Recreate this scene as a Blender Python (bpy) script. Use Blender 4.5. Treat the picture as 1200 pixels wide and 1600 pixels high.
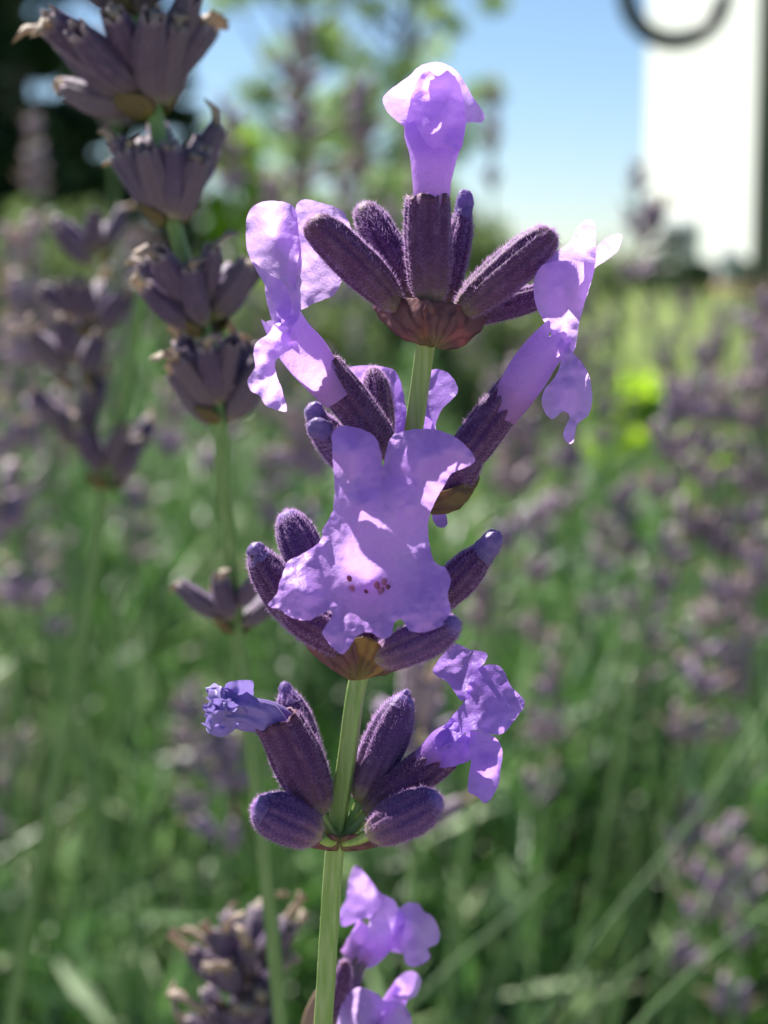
import bpy, math, random
import numpy as np
from mathutils import Vector, Matrix, noise, geometry

R = math.radians
for _o in list(bpy.data.objects):
    bpy.data.objects.remove(_o)
scene = bpy.context.scene
C = scene.collection

# ------------------------------------------------------------------ camera
CAM_H = 0.600            # metres above the ground
FOCUS = 0.110            # metres to the flower
PITCH = 7.9              # degrees, looking slightly down
cam_data = bpy.data.cameras.new('camera')
cam_data.sensor_fit = 'HORIZONTAL'
cam_data.sensor_width = 24.0
cam_data.lens = 55.0     # 48 mm of width at 110 mm
cam_data.clip_start = 0.01
cam_data.clip_end = 2000
cam_data.dof.use_dof = True
cam_data.dof.focus_distance = FOCUS
cam_data.dof.aperture_fstop = 55.0 / 1.65
cam = bpy.data.objects.new('camera', cam_data)
cam.location = (0, 0, CAM_H)
cam.rotation_euler = (R(90 - PITCH), 0, 0)
C.objects.link(cam)
scene.camera = cam
CAM = Vector((0, 0, CAM_H))
FWD = Vector((0, math.cos(R(PITCH)), -math.sin(R(PITCH))))
UP = Vector((0, math.sin(R(PITCH)), math.cos(R(PITCH))))
RIGHT = Vector((1, 0, 0))

# ------------------------------------------------------------------ sky, sun, exposure
SUN_EL, SUN_AZ = 50.0, -36.0     # azimuth clockwise from +Y (the way the camera looks)
world = bpy.data.worlds.new('World')
scene.world = world
world.use_nodes = True
wn, wl = world.node_tree.nodes, world.node_tree.links
sky = wn.new('ShaderNodeTexSky')
sky.sky_type = 'NISHITA'
sky.sun_disc = False
sky.sun_elevation = R(SUN_EL)
sky.sun_rotation = R(SUN_AZ % 360)
sky.altitude = 300
sky.air_density = 0.9
sky.dust_density = 0.15
sky.ozone_density = 5.0
wl.new(sky.outputs[0], wn['Background'].inputs[0])
wn['Background'].inputs[1].default_value = 0.052
sun_data = bpy.data.lights.new('sun', 'SUN')
sun_data.energy = 5.0
sun_data.angle = R(0.53)
sun_data.color = (1.0, 0.95, 0.87)
sun = bpy.data.objects.new('sun', sun_data)
sd = Vector((math.sin(R(SUN_AZ)) * math.cos(R(SUN_EL)), math.cos(R(SUN_AZ)) * math.cos(R(SUN_EL)), math.sin(R(SUN_EL))))
sun.rotation_euler = sd.to_track_quat('Z', 'Y').to_euler()
sun.location = sd * 30
C.objects.link(sun)
vs = scene.view_settings
vs.view_transform = 'Standard'
vs.look = 'None'
vs.gamma = 1.0
vs.exposure = 1.3
scene.cycles.use_denoising = True
scene.cycles.max_bounces = 10
scene.cycles.transmission_bounces = 8
scene.cycles.transparent_max_bounces = 8
scene.cycles.sample_clamp_indirect = 6.0

# ------------------------------------------------------------------ helpers
def at(px, py, o=0.0):
    """Point of the place seen at photograph pixel (px, py), o millimetres beyond the flower's distance."""
    d = FOCUS + o * 0.001
    k = d / FOCUS * 0.00004
    return CAM + RIGHT * ((px - 600) * k) + UP * ((800 - py) * k) + FWD * d

MM_PX = 25.0             # photograph pixels per millimetre at the flower

def mesh_np(name, verts, faces_flat, nper, smooth=True):
    """mesh from numpy arrays, every face having nper corners"""
    me = bpy.data.meshes.new(name)
    v = np.asarray(verts, dtype=np.float32)
    f = np.asarray(faces_flat, dtype=np.int32).reshape(-1)
    nf = len(f) // nper
    me.vertices.add(len(v)); me.vertices.foreach_set('co', v.reshape(-1))
    me.loops.add(len(f)); me.loops.foreach_set('vertex_index', f)
    me.polygons.add(nf)
    me.polygons.foreach_set('loop_start', np.arange(nf, dtype=np.int32) * nper)
    me.update(calc_edges=True)
    me.polygons.foreach_set('use_smooth', np.full(nf, smooth, dtype=bool))
    me.validate()
    return me

def mesh_py(name, verts, faces, smooth=True):
    me = bpy.data.meshes.new(name)
    me.from_pydata([tuple(v) for v in verts], [], faces)
    me.update()
    if smooth:
        me.polygons.foreach_set('use_smooth', np.full(len(me.polygons), True, dtype=bool))
    return me

def link(name, me, mat, parent=None, matrix=None):
    o = bpy.data.objects.new(name, me)
    C.objects.link(o)
    if me is not None and mat is not None and not me.materials:
        me.materials.append(mat)
    if parent is not None:
        o.parent = parent
    if matrix is not None:
        o.matrix_local = matrix
    return o

def tag(o, label=None, cat=None, group=None, kind=None):
    if label: o['label'] = label
    if cat: o['category'] = cat
    if group: o['group'] = group
    if kind: o['kind'] = kind
    return o

def thing(name, loc, label, cat, group=None):
    o = bpy.data.objects.new(name, None)
    o.empty_display_size = 0.01
    o.location = loc
    C.objects.link(o)
    return tag(o, label, cat, group)

def frame(axis, hint=Vector((0, -1, 0.2))):
    z = axis.normalized()
    x = hint.cross(z)
    if x.length < 1e-4: x = Vector((1, 0, 0)).cross(z)
    x.normalize()
    y = z.cross(x)
    return x, y, z

# ------------------------------------------------------------------ materials
def new_mat(name):
    m = bpy.data.materials.new(name)
    m.use_nodes = True
    m.node_tree.nodes.clear()
    return m, m.node_tree.nodes, m.node_tree.links

def nd(ns, t, **kw):
    n = ns.new(t)
    for k, v in kw.items(): setattr(n, k, v)
    return n

def ramp(ns, ls, src, stops):
    r = ns.new('ShaderNodeValToRGB')
    e = r.color_ramp.elements
    while len(e) < len(stops): e.new(0.5)
    for i, (p, c) in enumerate(stops):
        e[i].position = p; e[i].color = (*c, 1)
    ls.new(src, r.inputs[0])
    return r.outputs[0]

def noise_tex(ns, ls, scale, detail=3, coord='Object', rough=0.55):
    tc = ns.new('ShaderNodeTexCoord')
    n = ns.new('ShaderNodeTexNoise')
    n.inputs['Scale'].default_value = scale
    n.inputs['Detail'].default_value = detail
    n.inputs['Roughness'].default_value = rough
    ls.new(tc.outputs[coord], n.inputs['Vector'])
    return n

def mixc(ns, ls, a, b, fac, mode='MIX'):
    m = ns.new('ShaderNodeMix'); m.data_type = 'RGBA'; m.blend_type = mode
    for k, s in ((6, a), (7, b)):
        if hasattr(s, 'is_output'): ls.new(s, m.inputs[k])
        else: m.inputs[k].default_value = (*s, 1)
    if hasattr(fac, 'is_output'): ls.new(fac, m.inputs[0])
    else: m.inputs[0].default_value = fac
    return m.outputs[2]

def thin(ns, ls, col, tcol, tfac, rough=0.5, bump=None, spec=0.3, sheen=0.0):
    p = ns.new('ShaderNodeBsdfPrincipled')
    p.inputs['Roughness'].default_value = rough
    p.inputs['Specular IOR Level'].default_value = spec
    p.inputs['Sheen Weight'].default_value = sheen
    t = ns.new('ShaderNodeBsdfTranslucent')
    for s, i in ((col, p.inputs['Base Color']), (tcol, t.inputs['Color'])):
        if hasattr(s, 'is_output'): ls.new(s, i)
        else: i.default_value = (*s, 1)
    if bump is not None:
        ls.new(bump, p.inputs['Normal']); ls.new(bump, t.inputs['Normal'])
    mx = ns.new('ShaderNodeMixShader'); mx.inputs[0].default_value = tfac
    ls.new(p.outputs[0], mx.inputs[1]); ls.new(t.outputs[0], mx.inputs[2])
    out = ns.new('ShaderNodeOutputMaterial')
    ls.new(mx.outputs[0], out.inputs[0])

def bump_of(ns, ls, height, strength, dist):
    b = ns.new('ShaderNodeBump')
    b.inputs['Strength'].default_value = strength
    b.inputs['Distance'].default_value = dist
    ls.new(height, b.inputs['Height'])
    return b.outputs[0]

def petal_material(name, lobe, throat, trans, tfac=0.5):
    m, ns, ls = new_mat(name)
    at_ = nd(ns, 'ShaderNodeAttribute', attribute_name='lobe')
    big = noise_tex(ns, ls, 420, 3)
    fine = noise_tex(ns, ls, 9000, 2)
    c = mixc(ns, ls, throat, lobe, at_.outputs['Fac'])
    c = mixc(ns, ls, c, tuple(min(0.97, x * 1.15 + 0.05) for x in lobe), ramp(ns, ls, big.outputs[0], [(0.45, (0, 0, 0)), (0.75, (0.8, 0.8, 0.8))]))
    c = mixc(ns, ls, c, (1.0, 0.95, 1.0), ramp(ns, ls, fine.outputs[0], [(0.58, (0, 0, 0)), (0.8, (0.22, 0.22, 0.22))]))  # fine white specks: papillae and their sparkle painted into the colour
    tc = mixc(ns, ls, trans, c, 0.2)
    hsum = nd(ns, 'ShaderNodeMath', operation='ADD'); ls.new(fine.outputs[0], hsum.inputs[0])
    mid = noise_tex(ns, ls, 1600, 3)
    mm = nd(ns, 'ShaderNodeMath', operation='MULTIPLY'); ls.new(mid.outputs[0], mm.inputs[0]); mm.inputs[1].default_value = 3.0
    ls.new(mm.outputs[0], hsum.inputs[1])
    thin(ns, ls, c, tc, tfac, 0.42, bump_of(ns, ls, hsum.outputs[0], 0.6, 0.00006), 0.35, 0.15)
    return m

M_PETAL = petal_material('lilac petal', (0.56, 0.27, 0.91), (0.62, 0.28, 0.76), (0.79, 0.57, 0.98), 0.58)
M_PETAL_FACE = petal_material('lilac petal with pale throat', (0.56, 0.27, 0.91), (0.68, 0.36, 0.84), (0.67, 0.43, 0.94), 0.48)
M_PETAL_DEEP = petal_material('deeper lilac petal', (0.42, 0.19, 0.82), (0.50, 0.22, 0.70), (0.62, 0.36, 0.94), 0.55)
M_WITHER = petal_material('withered blue petal', (0.25, 0.18, 0.52), (0.25, 0.15, 0.42), (0.30, 0.22, 0.60), 0.35)
M_NUB = petal_material('violet bud', (0.22, 0.14, 0.40), (0.24, 0.13, 0.36), (0.36, 0.24, 0.60), 0.4)

def calyx_material(name, base, low, high, tip, fade=None):
    m, ns, ls = new_mat(name)
    tc = ns.new('ShaderNodeTexCoord')
    sp = ns.new('ShaderNodeSeparateXYZ'); ls.new(tc.outputs['Generated'], sp.inputs[0])
    c = ramp(ns, ls, sp.outputs[2], [(0.0, base), (0.16, low), (0.45, high), (0.88, high), (1.0, tip)])
    n = noise_tex(ns, ls, 1500, 4)
    c = mixc(ns, ls, c, (0.40, 0.24, 0.42), ramp(ns, ls, n.outputs[0], [(0.5, (0, 0, 0)), (0.9, (0.25, 0.25, 0.25))]))
    if fade:
        oi = ns.new('ShaderNodeObjectInfo')
        c = mixc(ns, ls, c, fade, ramp(ns, ls, oi.outputs['Random'], [(0.3, (0, 0, 0)), (1.0, (0.8, 0.8, 0.8))]))
    f = noise_tex(ns, ls, 7000, 2)
    p = ns.new('ShaderNodeBsdfPrincipled')
    p.inputs['Roughness'].default_value = 0.6
    p.inputs['Specular IOR Level'].default_value = 0.3
    p.inputs['Sheen Weight'].default_value = 0.25
    p.inputs['Sheen Tint'].default_value = (0.75, 0.6, 0.9, 1)
    ls.new(c, p.inputs['Base Color'])
    ls.new(bump_of(ns, ls, f.outputs[0], 0.6, 0.00004), p.inputs['Normal'])
    out = ns.new('ShaderNodeOutputMaterial'); ls.new(p.outputs[0], out.inputs[0])
    return m

M_CALYX = calyx_material('purple calyx', (0.20, 0.17, 0.08), (0.095, 0.038, 0.075), (0.070, 0.014, 0.085), (0.11, 0.028, 0.055))
M_CALYX_BLUE = calyx_material('blue purple calyx', (0.30, 0.26, 0.12), (0.14, 0.065, 0.13), (0.082, 0.027, 0.14), (0.19, 0.12, 0.43))
M_SPENT = calyx_material('faded calyx', (0.26, 0.25, 0.10), (0.11, 0.085, 0.10), (0.070, 0.046, 0.095), (0.38, 0.30, 0.29), (0.13, 0.095, 0.12))

M_SPENT_LIT = calyx_material('sun faded calyx', (0.26, 0.24, 0.12), (0.25, 0.19, 0.23), (0.22, 0.155, 0.25), (0.48, 0.39, 0.40), (0.32, 0.24, 0.25))  # lighter copy of the faded calyx; the sunlight is put into its colour

def thin_plain(name, col, tcol, tfac, rough=0.5, scale=900, var=0.35, alt=None, spec=0.3):
    m, ns, ls = new_mat(name)
    n = noise_tex(ns, ls, scale, 3)
    alt = alt or tuple(x * 0.55 for x in col)
    c = mixc(ns, ls, col, alt, ramp(ns, ls, n.outputs[0], [(0.35, (0, 0, 0)), (0.7, (1, 1, 1))]))
    thin(ns, ls, c, tcol, tfac, rough, None, spec)
    return m

M_HAIR = thin_plain('pale lilac hair', (0.30, 0.13, 0.44), (0.93, 0.74, 0.99), 0.78, 0.35)
M_HAIR_STEM = thin_plain('whitish hair', (0.7, 0.72, 0.6), (0.8, 0.82, 0.65), 0.5, 0.4)
M_TAN = thin_plain('dry tan petal', (0.52, 0.42, 0.33), (0.55, 0.43, 0.32), 0.4, 0.6, 700, alt=(0.32, 0.25, 0.24))
M_ANTHER_PALE = thin_plain('pale pink anther', (0.72, 0.36, 0.52), (0.8, 0.4, 0.5), 0.4, 0.5, 5000, alt=(0.42, 0.13, 0.22))
M_ANTHER = thin_plain('pink anther', (0.55, 0.20, 0.34), (0.6, 0.2, 0.3), 0.35, 0.5, 5000, alt=(0.22, 0.05, 0.08))

def stem_material(name, col, alt):
    m, ns, ls = new_mat(name)
    tc = ns.new('ShaderNodeTexCoord')
    mp = ns.new('ShaderNodeMapping'); mp.inputs['Scale'].default_value = (3000, 3000, 150)
    ls.new(tc.outputs['Object'], mp.inputs[0])
    n = ns.new('ShaderNodeTexNoise'); n.inputs['Scale'].default_value = 1.0; n.inputs['Detail'].default_value = 3
    ls.new(mp.outputs[0], n.inputs['Vector'])
    c = mixc(ns, ls, col, alt, ramp(ns, ls, n.outputs[0], [(0.35, (0, 0, 0)), (0.68, (1, 1, 1))]))
    p = ns.new('ShaderNodeBsdfPrincipled')
    p.inputs['Roughness'].default_value = 0.5
    p.inputs['Subsurface Weight'].default_value = 0.3
    p.inputs['Subsurface Radius'].default_value = (0.3, 0.5, 0.1)
    p.inputs['Subsurface Scale'].default_value = 0.0006
    ls.new(c, p.inputs['Base Color'])
    ls.new(bump_of(ns, ls, n.outputs[0], 0.4, 0.00005), p.inputs['Normal'])
    out = ns.new('ShaderNodeOutputMaterial'); ls.new(p.outputs[0], out.inputs[0])
    return m

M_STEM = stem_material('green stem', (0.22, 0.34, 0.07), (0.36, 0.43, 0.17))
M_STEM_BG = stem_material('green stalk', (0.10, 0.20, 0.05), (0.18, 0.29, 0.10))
M_STEM_BROWN = stem_material('brown stalk', (0.30, 0.17, 0.13), (0.26, 0.2, 0.12))

def bract_material(name, col, vein, gold, tcol):
    m, ns, ls = new_mat(name)
    a = nd(ns, 'ShaderNodeAttribute', attribute_name='fan')
    r = nd(ns, 'ShaderNodeAttribute', attribute_name='rad')
    n = noise_tex(ns, ls, 700, 2)
    mm = nd(ns, 'ShaderNodeMath', operation='MULTIPLY_ADD'); ls.new(n.outputs[0], mm.inputs[0]); mm.inputs[1].default_value = 9.0
    k = nd(ns, 'ShaderNodeMath', operation='MULTIPLY'); ls.new(a.outputs['Fac'], k.inputs[0]); k.inputs[1].default_value = 19.0
    ls.new(k.outputs[0], mm.inputs[2])
    s = nd(ns, 'ShaderNodeMath', operation='SINE'); ls.new(mm.outputs[0], s.inputs[0])
    v = ramp(ns, ls, s.outputs[0], [(0.2, (0, 0, 0)), (0.95, (0.8, 0.8, 0.8))])
    c = mixc(ns, ls, col, vein, v)
    c = mixc(ns, ls, gold, c, ramp(ns, ls, r.outputs['Fac'], [(0.05, (0, 0, 0)), (0.35, (1, 1, 1))]))
    thin(ns, ls, c, mixc(ns, ls, c, tcol, 0.5), 0.4, 0.75, bump_of(ns, ls, s.outputs[0], 0.5, 0.0001), 0.2)
    return m

M_BRACT = bract_material('papery bract', (0.24, 0.115, 0.13), (0.13, 0.055, 0.08), (0.27, 0.23, 0.10), (0.40, 0.20, 0.19))
M_BRACT_GOLD = bract_material('olive bract', (0.22, 0.15, 0.08), (0.14, 0.08, 0.07), (0.29, 0.25, 0.10), (0.42, 0.30, 0.12))
M_BRACT_GREEN = bract_material('green bract', (0.22, 0.18, 0.09), (0.16, 0.09, 0.06), (0.32, 0.34, 0.07), (0.4, 0.36, 0.08))

# ------------------------------------------------------------------ setting: the ground
def ground_material():
    m, ns, ls = new_mat('sunlit lawn')
    a = noise_tex(ns, ls, 0.35, 5); b = noise_tex(ns, ls, 9, 4)
    c = ramp(ns, ls, a.outputs[0], [(0.3, (0.08, 0.14, 0.025)), (0.55, (0.14, 0.19, 0.035)), (0.75, (0.20, 0.21, 0.06))])
    c = mixc(ns, ls, c, (0.09, 0.15, 0.03), ramp(ns, ls, b.outputs[0], [(0.45, (0, 0, 0)), (0.7, (0.8, 0.8, 0.8))]))
    p = ns.new('ShaderNodeBsdfPrincipled'); p.inputs['Roughness'].default_value = 0.8
    ls.new(c, p.inputs['Base Color'])
    ls.new(bump_of(ns, ls, b.outputs[0], 0.8, 0.03), p.inputs['Normal'])
    out = ns.new('ShaderNodeOutputMaterial'); ls.new(p.outputs[0], out.inputs[0])
    return m

S = 900.0
tag(link('ground', mesh_py('ground', [(-S, -S, 0), (S, -S, 0), (S, S, 0), (-S, S, 0)], [(0, 1, 2, 3)], False), ground_material()), kind='structure',
    label='sunlit yellow green lawn behind the lavender bed')

def soil_material():
    m, ns, ls = new_mat('dark soil')
    a = noise_tex(ns, ls, 30, 6)
    c = ramp(ns, ls, a.outputs[0], [(0.3, (0.025, 0.018, 0.012)), (0.7, (0.07, 0.05, 0.035))])
    p = ns.new('ShaderNodeBsdfPrincipled'); p.inputs['Roughness'].default_value = 0.9
    ls.new(c, p.inputs['Base Color'])
    ls.new(bump_of(ns, ls, a.outputs[0], 1.0, 0.02), p.inputs['Normal'])
    out = ns.new('ShaderNodeOutputMaterial'); ls.new(p.outputs[0], out.inputs[0])
    return m

def soil_bed():
    rnd = random.Random(4)
    vs_, fs = [], []
    nx, ny = 40, 40
    for j in range(ny + 1):
        for i in range(nx + 1):
            x = -2.0 + 3.2 * i / nx; y = -0.10 + 2.6 * j / ny
            e = min(i, nx - i, j, ny - j) / 4.0
            vs_.append((x, y, 0.004 + min(1, e) * (0.03 + 0.025 * noise.noise(Vector((x * 4, y * 4, 0))))))
    for j in range(ny):
        for i in range(nx):
            a = j * (nx + 1) + i
            fs.append((a, a + 1, a + nx + 2, a + nx + 1))
    tag(link('flower_bed', mesh_py('flower_bed', vs_, fs), soil_material()), kind='structure', label='dark soil of the lavender bed under the plants')
soil_bed()

def gravel_bounce():  # unseen pale ground added behind the camera to bounce sunlight onto the flowers
    m, ns, ls = new_mat('pale bounce gravel')
    a = noise_tex(ns, ls, 60, 6); b = noise_tex(ns, ls, 2, 3)
    c = ramp(ns, ls, a.outputs[0], [(0.3, (0.26, 0.24, 0.21)), (0.7, (0.46, 0.43, 0.39))])
    p = ns.new('ShaderNodeBsdfPrincipled'); p.inputs['Roughness'].default_value = 0.9
    ls.new(c, p.inputs['Base Color']); ls.new(bump_of(ns, ls, a.outputs[0], 1.0, 0.01), p.inputs['Normal'])
    out = ns.new('ShaderNodeOutputMaterial'); ls.new(p.outputs[0], out.inputs[0])
    tag(link('path', mesh_py('path', [(-9, -2.2, 0.004), (9, -2.2, 0.004), (9, -0.14, 0.004), (-9, -0.14, 0.004)], [(0, 1, 2, 3)], False), m), kind='structure', label='pale bounce gravel sheet added out of view to fill the flowers with light')
gravel_bounce()

# ------------------------------------------------------------------ setting: house, hook, trees
def box(v, f, x0, x1, y0, y1, z0, z1):
    b = len(v)
    v += [(x, y, z) for z in (z0, z1) for (x, y) in ((x0, y0), (x1, y0), (x1, y1), (x0, y1))]
    f += [(b, b + 3, b + 2, b + 1), (b + 4, b + 5, b + 6, b + 7), (b, b + 1, b + 5, b + 4), (b + 1, b + 2, b + 6, b + 5), (b + 2, b + 3, b + 7, b + 6), (b + 3, b, b + 4, b + 7)]

def plain(name, col, rough=0.7, scale=3.0, var=0.12, bump=0.0):
    m, ns, ls = new_mat(name)
    n = noise_tex(ns, ls, scale, 5)
    c = mixc(ns, ls, col, tuple(x * (1 - var) for x in col), ramp(ns, ls, n.outputs[0], [(0.35, (0, 0, 0)), (0.7, (1, 1, 1))]))
    p = ns.new('ShaderNodeBsdfPrincipled'); p.inputs['Roughness'].default_value = rough
    ls.new(c, p.inputs['Base Color'])
    if bump: ls.new(bump_of(ns, ls, n.outputs[0], 0.5, bump), p.inputs['Normal'])
    out = ns.new('ShaderNodeOutputMaterial'); ls.new(p.outputs[0], out.inputs[0])
    return m

M_WHITE = plain('white render', (0.90, 0.90, 0.89), 0.75, 4, 0.05, 0.004)
M_ROOF = plain('slate roof', (0.10, 0.10, 0.11), 0.7, 2, 0.3)
M_GLASS = plain('dark glass', (0.05, 0.06, 0.07), 0.1)
M_FRAME = plain('white frame', (0.75, 0.75, 0.75), 0.5)
M_IRON = plain('dark green iron', (0.045, 0.055, 0.05), 0.45, 40, 0.3)
M_POLE = plain('olive painted pole', (0.10, 0.11, 0.05), 0.5, 40, 0.3)
M_POT = plain('terracotta', (0.42, 0.20, 0.10), 0.8, 20, 0.25)
M_GREYPOST = plain('weathered post', (0.45, 0.47, 0.5), 0.7, 20, 0.2)

def make_house():
    # the gable wall seen sideways; its corner stands at photo x = 1005
    d = 26.0
    corner = at(1006, 420, d * 1000 - 110); corner.z = 0
    h = thing('house', corner, 'tall white rendered house wall behind the lawn', 'house')
    h.rotation_euler = (0, 0, R(-80))          # long wall runs away to the right, facing left
    W, D, H = 11.0, 7.0, 5.6
    v, f = [], []
    # walls as four slabs butted end to end; local x runs along the long wall, y into the house
    t = 0.3
    box(v, f, 0, W, 0, t, 0.45, H); link('wall', mesh_py('wall', v, f, False), M_WHITE, h)
    v, f = [], []; box(v, f, 0, W, D - t, D, 0.45, H); link('wall', mesh_py('wall', v, f, False), M_WHITE, h)
    v, f = [], []; box(v, f, 0, t, t, D - t, 0.45, H); link('wall', mesh_py('wall', v, f, False), M_WHITE, h)
    v, f = [], []; box(v, f, W - t, W, t, D - t, 0.45, H); link('wall', mesh_py('wall', v, f, False), M_WHITE, h)
    v, f = [], []; box(v, f, 0.02, W - 0.02, 0.02, D - 0.02, 0.0, 0.45); link('plinth', mesh_py('plinth', v, f, False), plain('dark plinth', (0.10, 0.10, 0.10)), h)
    v, f = [], []; box(v, f, 0.8, 2.3, -0.04, -0.003, 0.72, 1.25); wf = link('window', mesh_py('window', v, f, False), plain('grey window frame', (0.45, 0.5, 0.55)), h)
    v, f = [], []; box(v, f, 0.88, 1.52, -0.055, -0.042, 0.80, 1.17); link('pane', mesh_py('pane', v, f, False), M_GLASS, wf)
    v, f = [], []; box(v, f, 1.58, 2.22, -0.055, -0.042, 0.80, 1.17); link('pane', mesh_py('pane', v, f, False), M_GLASS, wf)
    rv = [(-0.1, -0.02, H + 0.003), (W + 0.1, -0.02, H + 0.003), (W + 0.4, D / 2, H + 3.2), (-0.4, D / 2, H + 3.2), (-0.4, D + 0.5, H + 0.003), (W + 0.4, D + 0.5, H + 0.003)]
    roof = link('roof', mesh_py('roof', rv, [(0, 1, 2, 3), (3, 2, 5, 4), (0, 3, 4), (1, 5, 2), (0, 4, 5, 1)], False), M_ROOF, h)
    v, f = [], []; box(v, f, 4.0, 4.8, 3.0, 3.7, H + 2.0, H + 4.3); link('chimney', mesh_py('chimney', v, f, False), M_WHITE, roof)
    return h
make_house()

def tube_mesh(name, pts, radii, seg=10, cap=True):
    pts = [Vector(p) for p in pts]
    vs_, fs = [], []
    x = None
    n = len(pts)
    for i, p in enumerate(pts):
        t = (pts[min(i + 1, n - 1)] - pts[max(i - 1, 0)]).normalized()
        if x is None:
            x = t.cross(Vector((0.3, -1, 0.1))).normalized()
        x = (x - t * x.dot(t)).normalized()
        y = t.cross(x)
        r = radii[i] if hasattr(radii, '__len__') else radii
        for k in range(seg):
            a = 2 * math.pi * k / seg
            vs_.append(p + (x * math.cos(a) + y * math.sin(a)) * r)
    for i in range(n - 1):
        for k in range(seg):
            a, b = i * seg + k, i * seg + (k + 1) % seg
            fs.append((a, b, b + seg, a + seg))
    if cap:
        fs.append(tuple(range(seg))[::-1]); fs.append(tuple((n - 1) * seg + k for k in range(seg)))
    return mesh_py(name, vs_, fs)

def make_hook():
    o = 990.0                      # about 1.1 m away
    foot = at(1195, 420, o); foot.z = 0
    h = thing('shepherds_hook', foot, 'dark iron garden hook on a tall pole with curled end', 'garden hook')
    k = 0.00004 * (FOCUS + o / 1000) / FOCUS
    lp = lambda px, py: at(px, py, o) - foot
    top = lp(1192, -330)
    link('pole', tube_mesh('pole', [(0, 0, -0.05)] + [(0, 0, z) for z in (0.2, 0.5, 0.8)] + [(0, 0, top.z)], 0.0085, 14), M_POLE, h)
    pts = []
    for a in range(0, 181, 12):                       # arch over to the far side
        c = lp(1085, -330); rr = 107 * k
        pts.append(Vector((c.x + rr * math.cos(R(a)), 0, c.z + rr * math.sin(R(a)))))
    for t in (0.3, 0.65):
        pts.append(Vector((lp(978, -330).x, 0, lp(0, -330 + t * 330).z)))
    c = lp(1046, -8); rr = 76 * k
    for a in range(180, 345, 12):
        pts.append(Vector((c.x + rr * math.cos(R(a)), 0, c.z + rr * 1.02 * math.sin(R(a)))))
    pts.append(Vector((c.x + rr * 1.12, 0, c.z + rr * 0.35)))
    link('crook', tube_mesh('crook', pts, [0.0062] * (len(pts) - 1) + [0.0045], 12), M_IRON, h)
    v, f = [], []
    link('ground_prong', tube_mesh('ground_prong', [(-0.09, 0, 0.0), (-0.09, 0, 0.06), (-0.07, 0, 0.08), (0.07, 0, 0.08), (0.09, 0, 0.06), (0.09, 0, 0.0)], 0.004, 8), M_IRON, h)
make_hook()

def leaf_cloud(name, centers, per, size, rnd, spread, flat=0.6):
    """leaf clumps: small two-triangle folded leaves scattered round centres"""
    cs = np.array(centers, dtype=np.float64)
    n = len(cs) * per
    g = np.random.default_rng(rnd)
    base = np.repeat(cs[:, :3], per, axis=0)
    sp = np.repeat(cs[:, 3], per)[:, None] if cs.shape[1] > 3 else spread
    d = g.normal(size=(n, 3)); d /= np.linalg.norm(d, axis=1)[:, None]
    p = base + d * sp * g.random((n, 1)) ** 0.45 * np.array([1, 1, flat])
    a = g.normal(size=(n, 3)); a /= np.linalg.norm(a, axis=1)[:, None]
    b = g.normal(size=(n, 3)); b -= a * (a * b).sum(1)[:, None]; b /= np.linalg.norm(b, axis=1)[:, None]
    s = size * (0.6 + 0.8 * g.random((n, 1)))
    v = np.stack([p - a * s, p - b * s * 0.45, p + a * s, p + b * s * 0.45], axis=1).reshape(-1, 3)
    return mesh_np(name, v, np.arange(n * 4), 4, False)

def foliage_material(name, col, alt, tcol, tfac=0.4, scale=6.0, rough=0.5, spec=0.3):
    m, ns, ls = new_mat(name)
    n = noise_tex(ns, ls, scale, 3)
    c = mixc(ns, ls, col, alt, ramp(ns, ls, n.outputs[0], [(0.35, (0, 0, 0)), (0.65, (1, 1, 1))]))
    thin(ns, ls, c, tcol, tfac, rough, None, spec)
    return m

M_LEAF_TREE = foliage_material('tree leaf', (0.16, 0.25, 0.11), (0.23, 0.31, 0.16), (0.36, 0.50, 0.20), 0.55, 0.8)
M_LEAF_DARK = foliage_material('dark conifer leaf', (0.02, 0.045, 0.02), (0.03, 0.06, 0.028), (0.04, 0.08, 0.03), 0.25, 1.0)
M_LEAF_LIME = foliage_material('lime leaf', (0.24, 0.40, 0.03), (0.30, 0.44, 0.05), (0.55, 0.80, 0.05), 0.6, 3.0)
M_LEAF_HEDGE = foliage_material('hedge leaf', (0.09, 0.14, 0.07), (0.12, 0.17, 0.08), (0.18, 0.26, 0.09), 0.45, 1.5)
M_LEAF_BED = foliage_material('grey green leaf', (0.09, 0.13, 0.06), (0.14, 0.17, 0.10), (0.18, 0.26, 0.08), 0.4, 6)
M_BARK = plain('bark', (0.10, 0.08, 0.06), 0.9, 8, 0.4)

def ground_at(px, dist):
    p = at(px, 420, dist * 1000 - 110); p.z = 0
    return p

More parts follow.
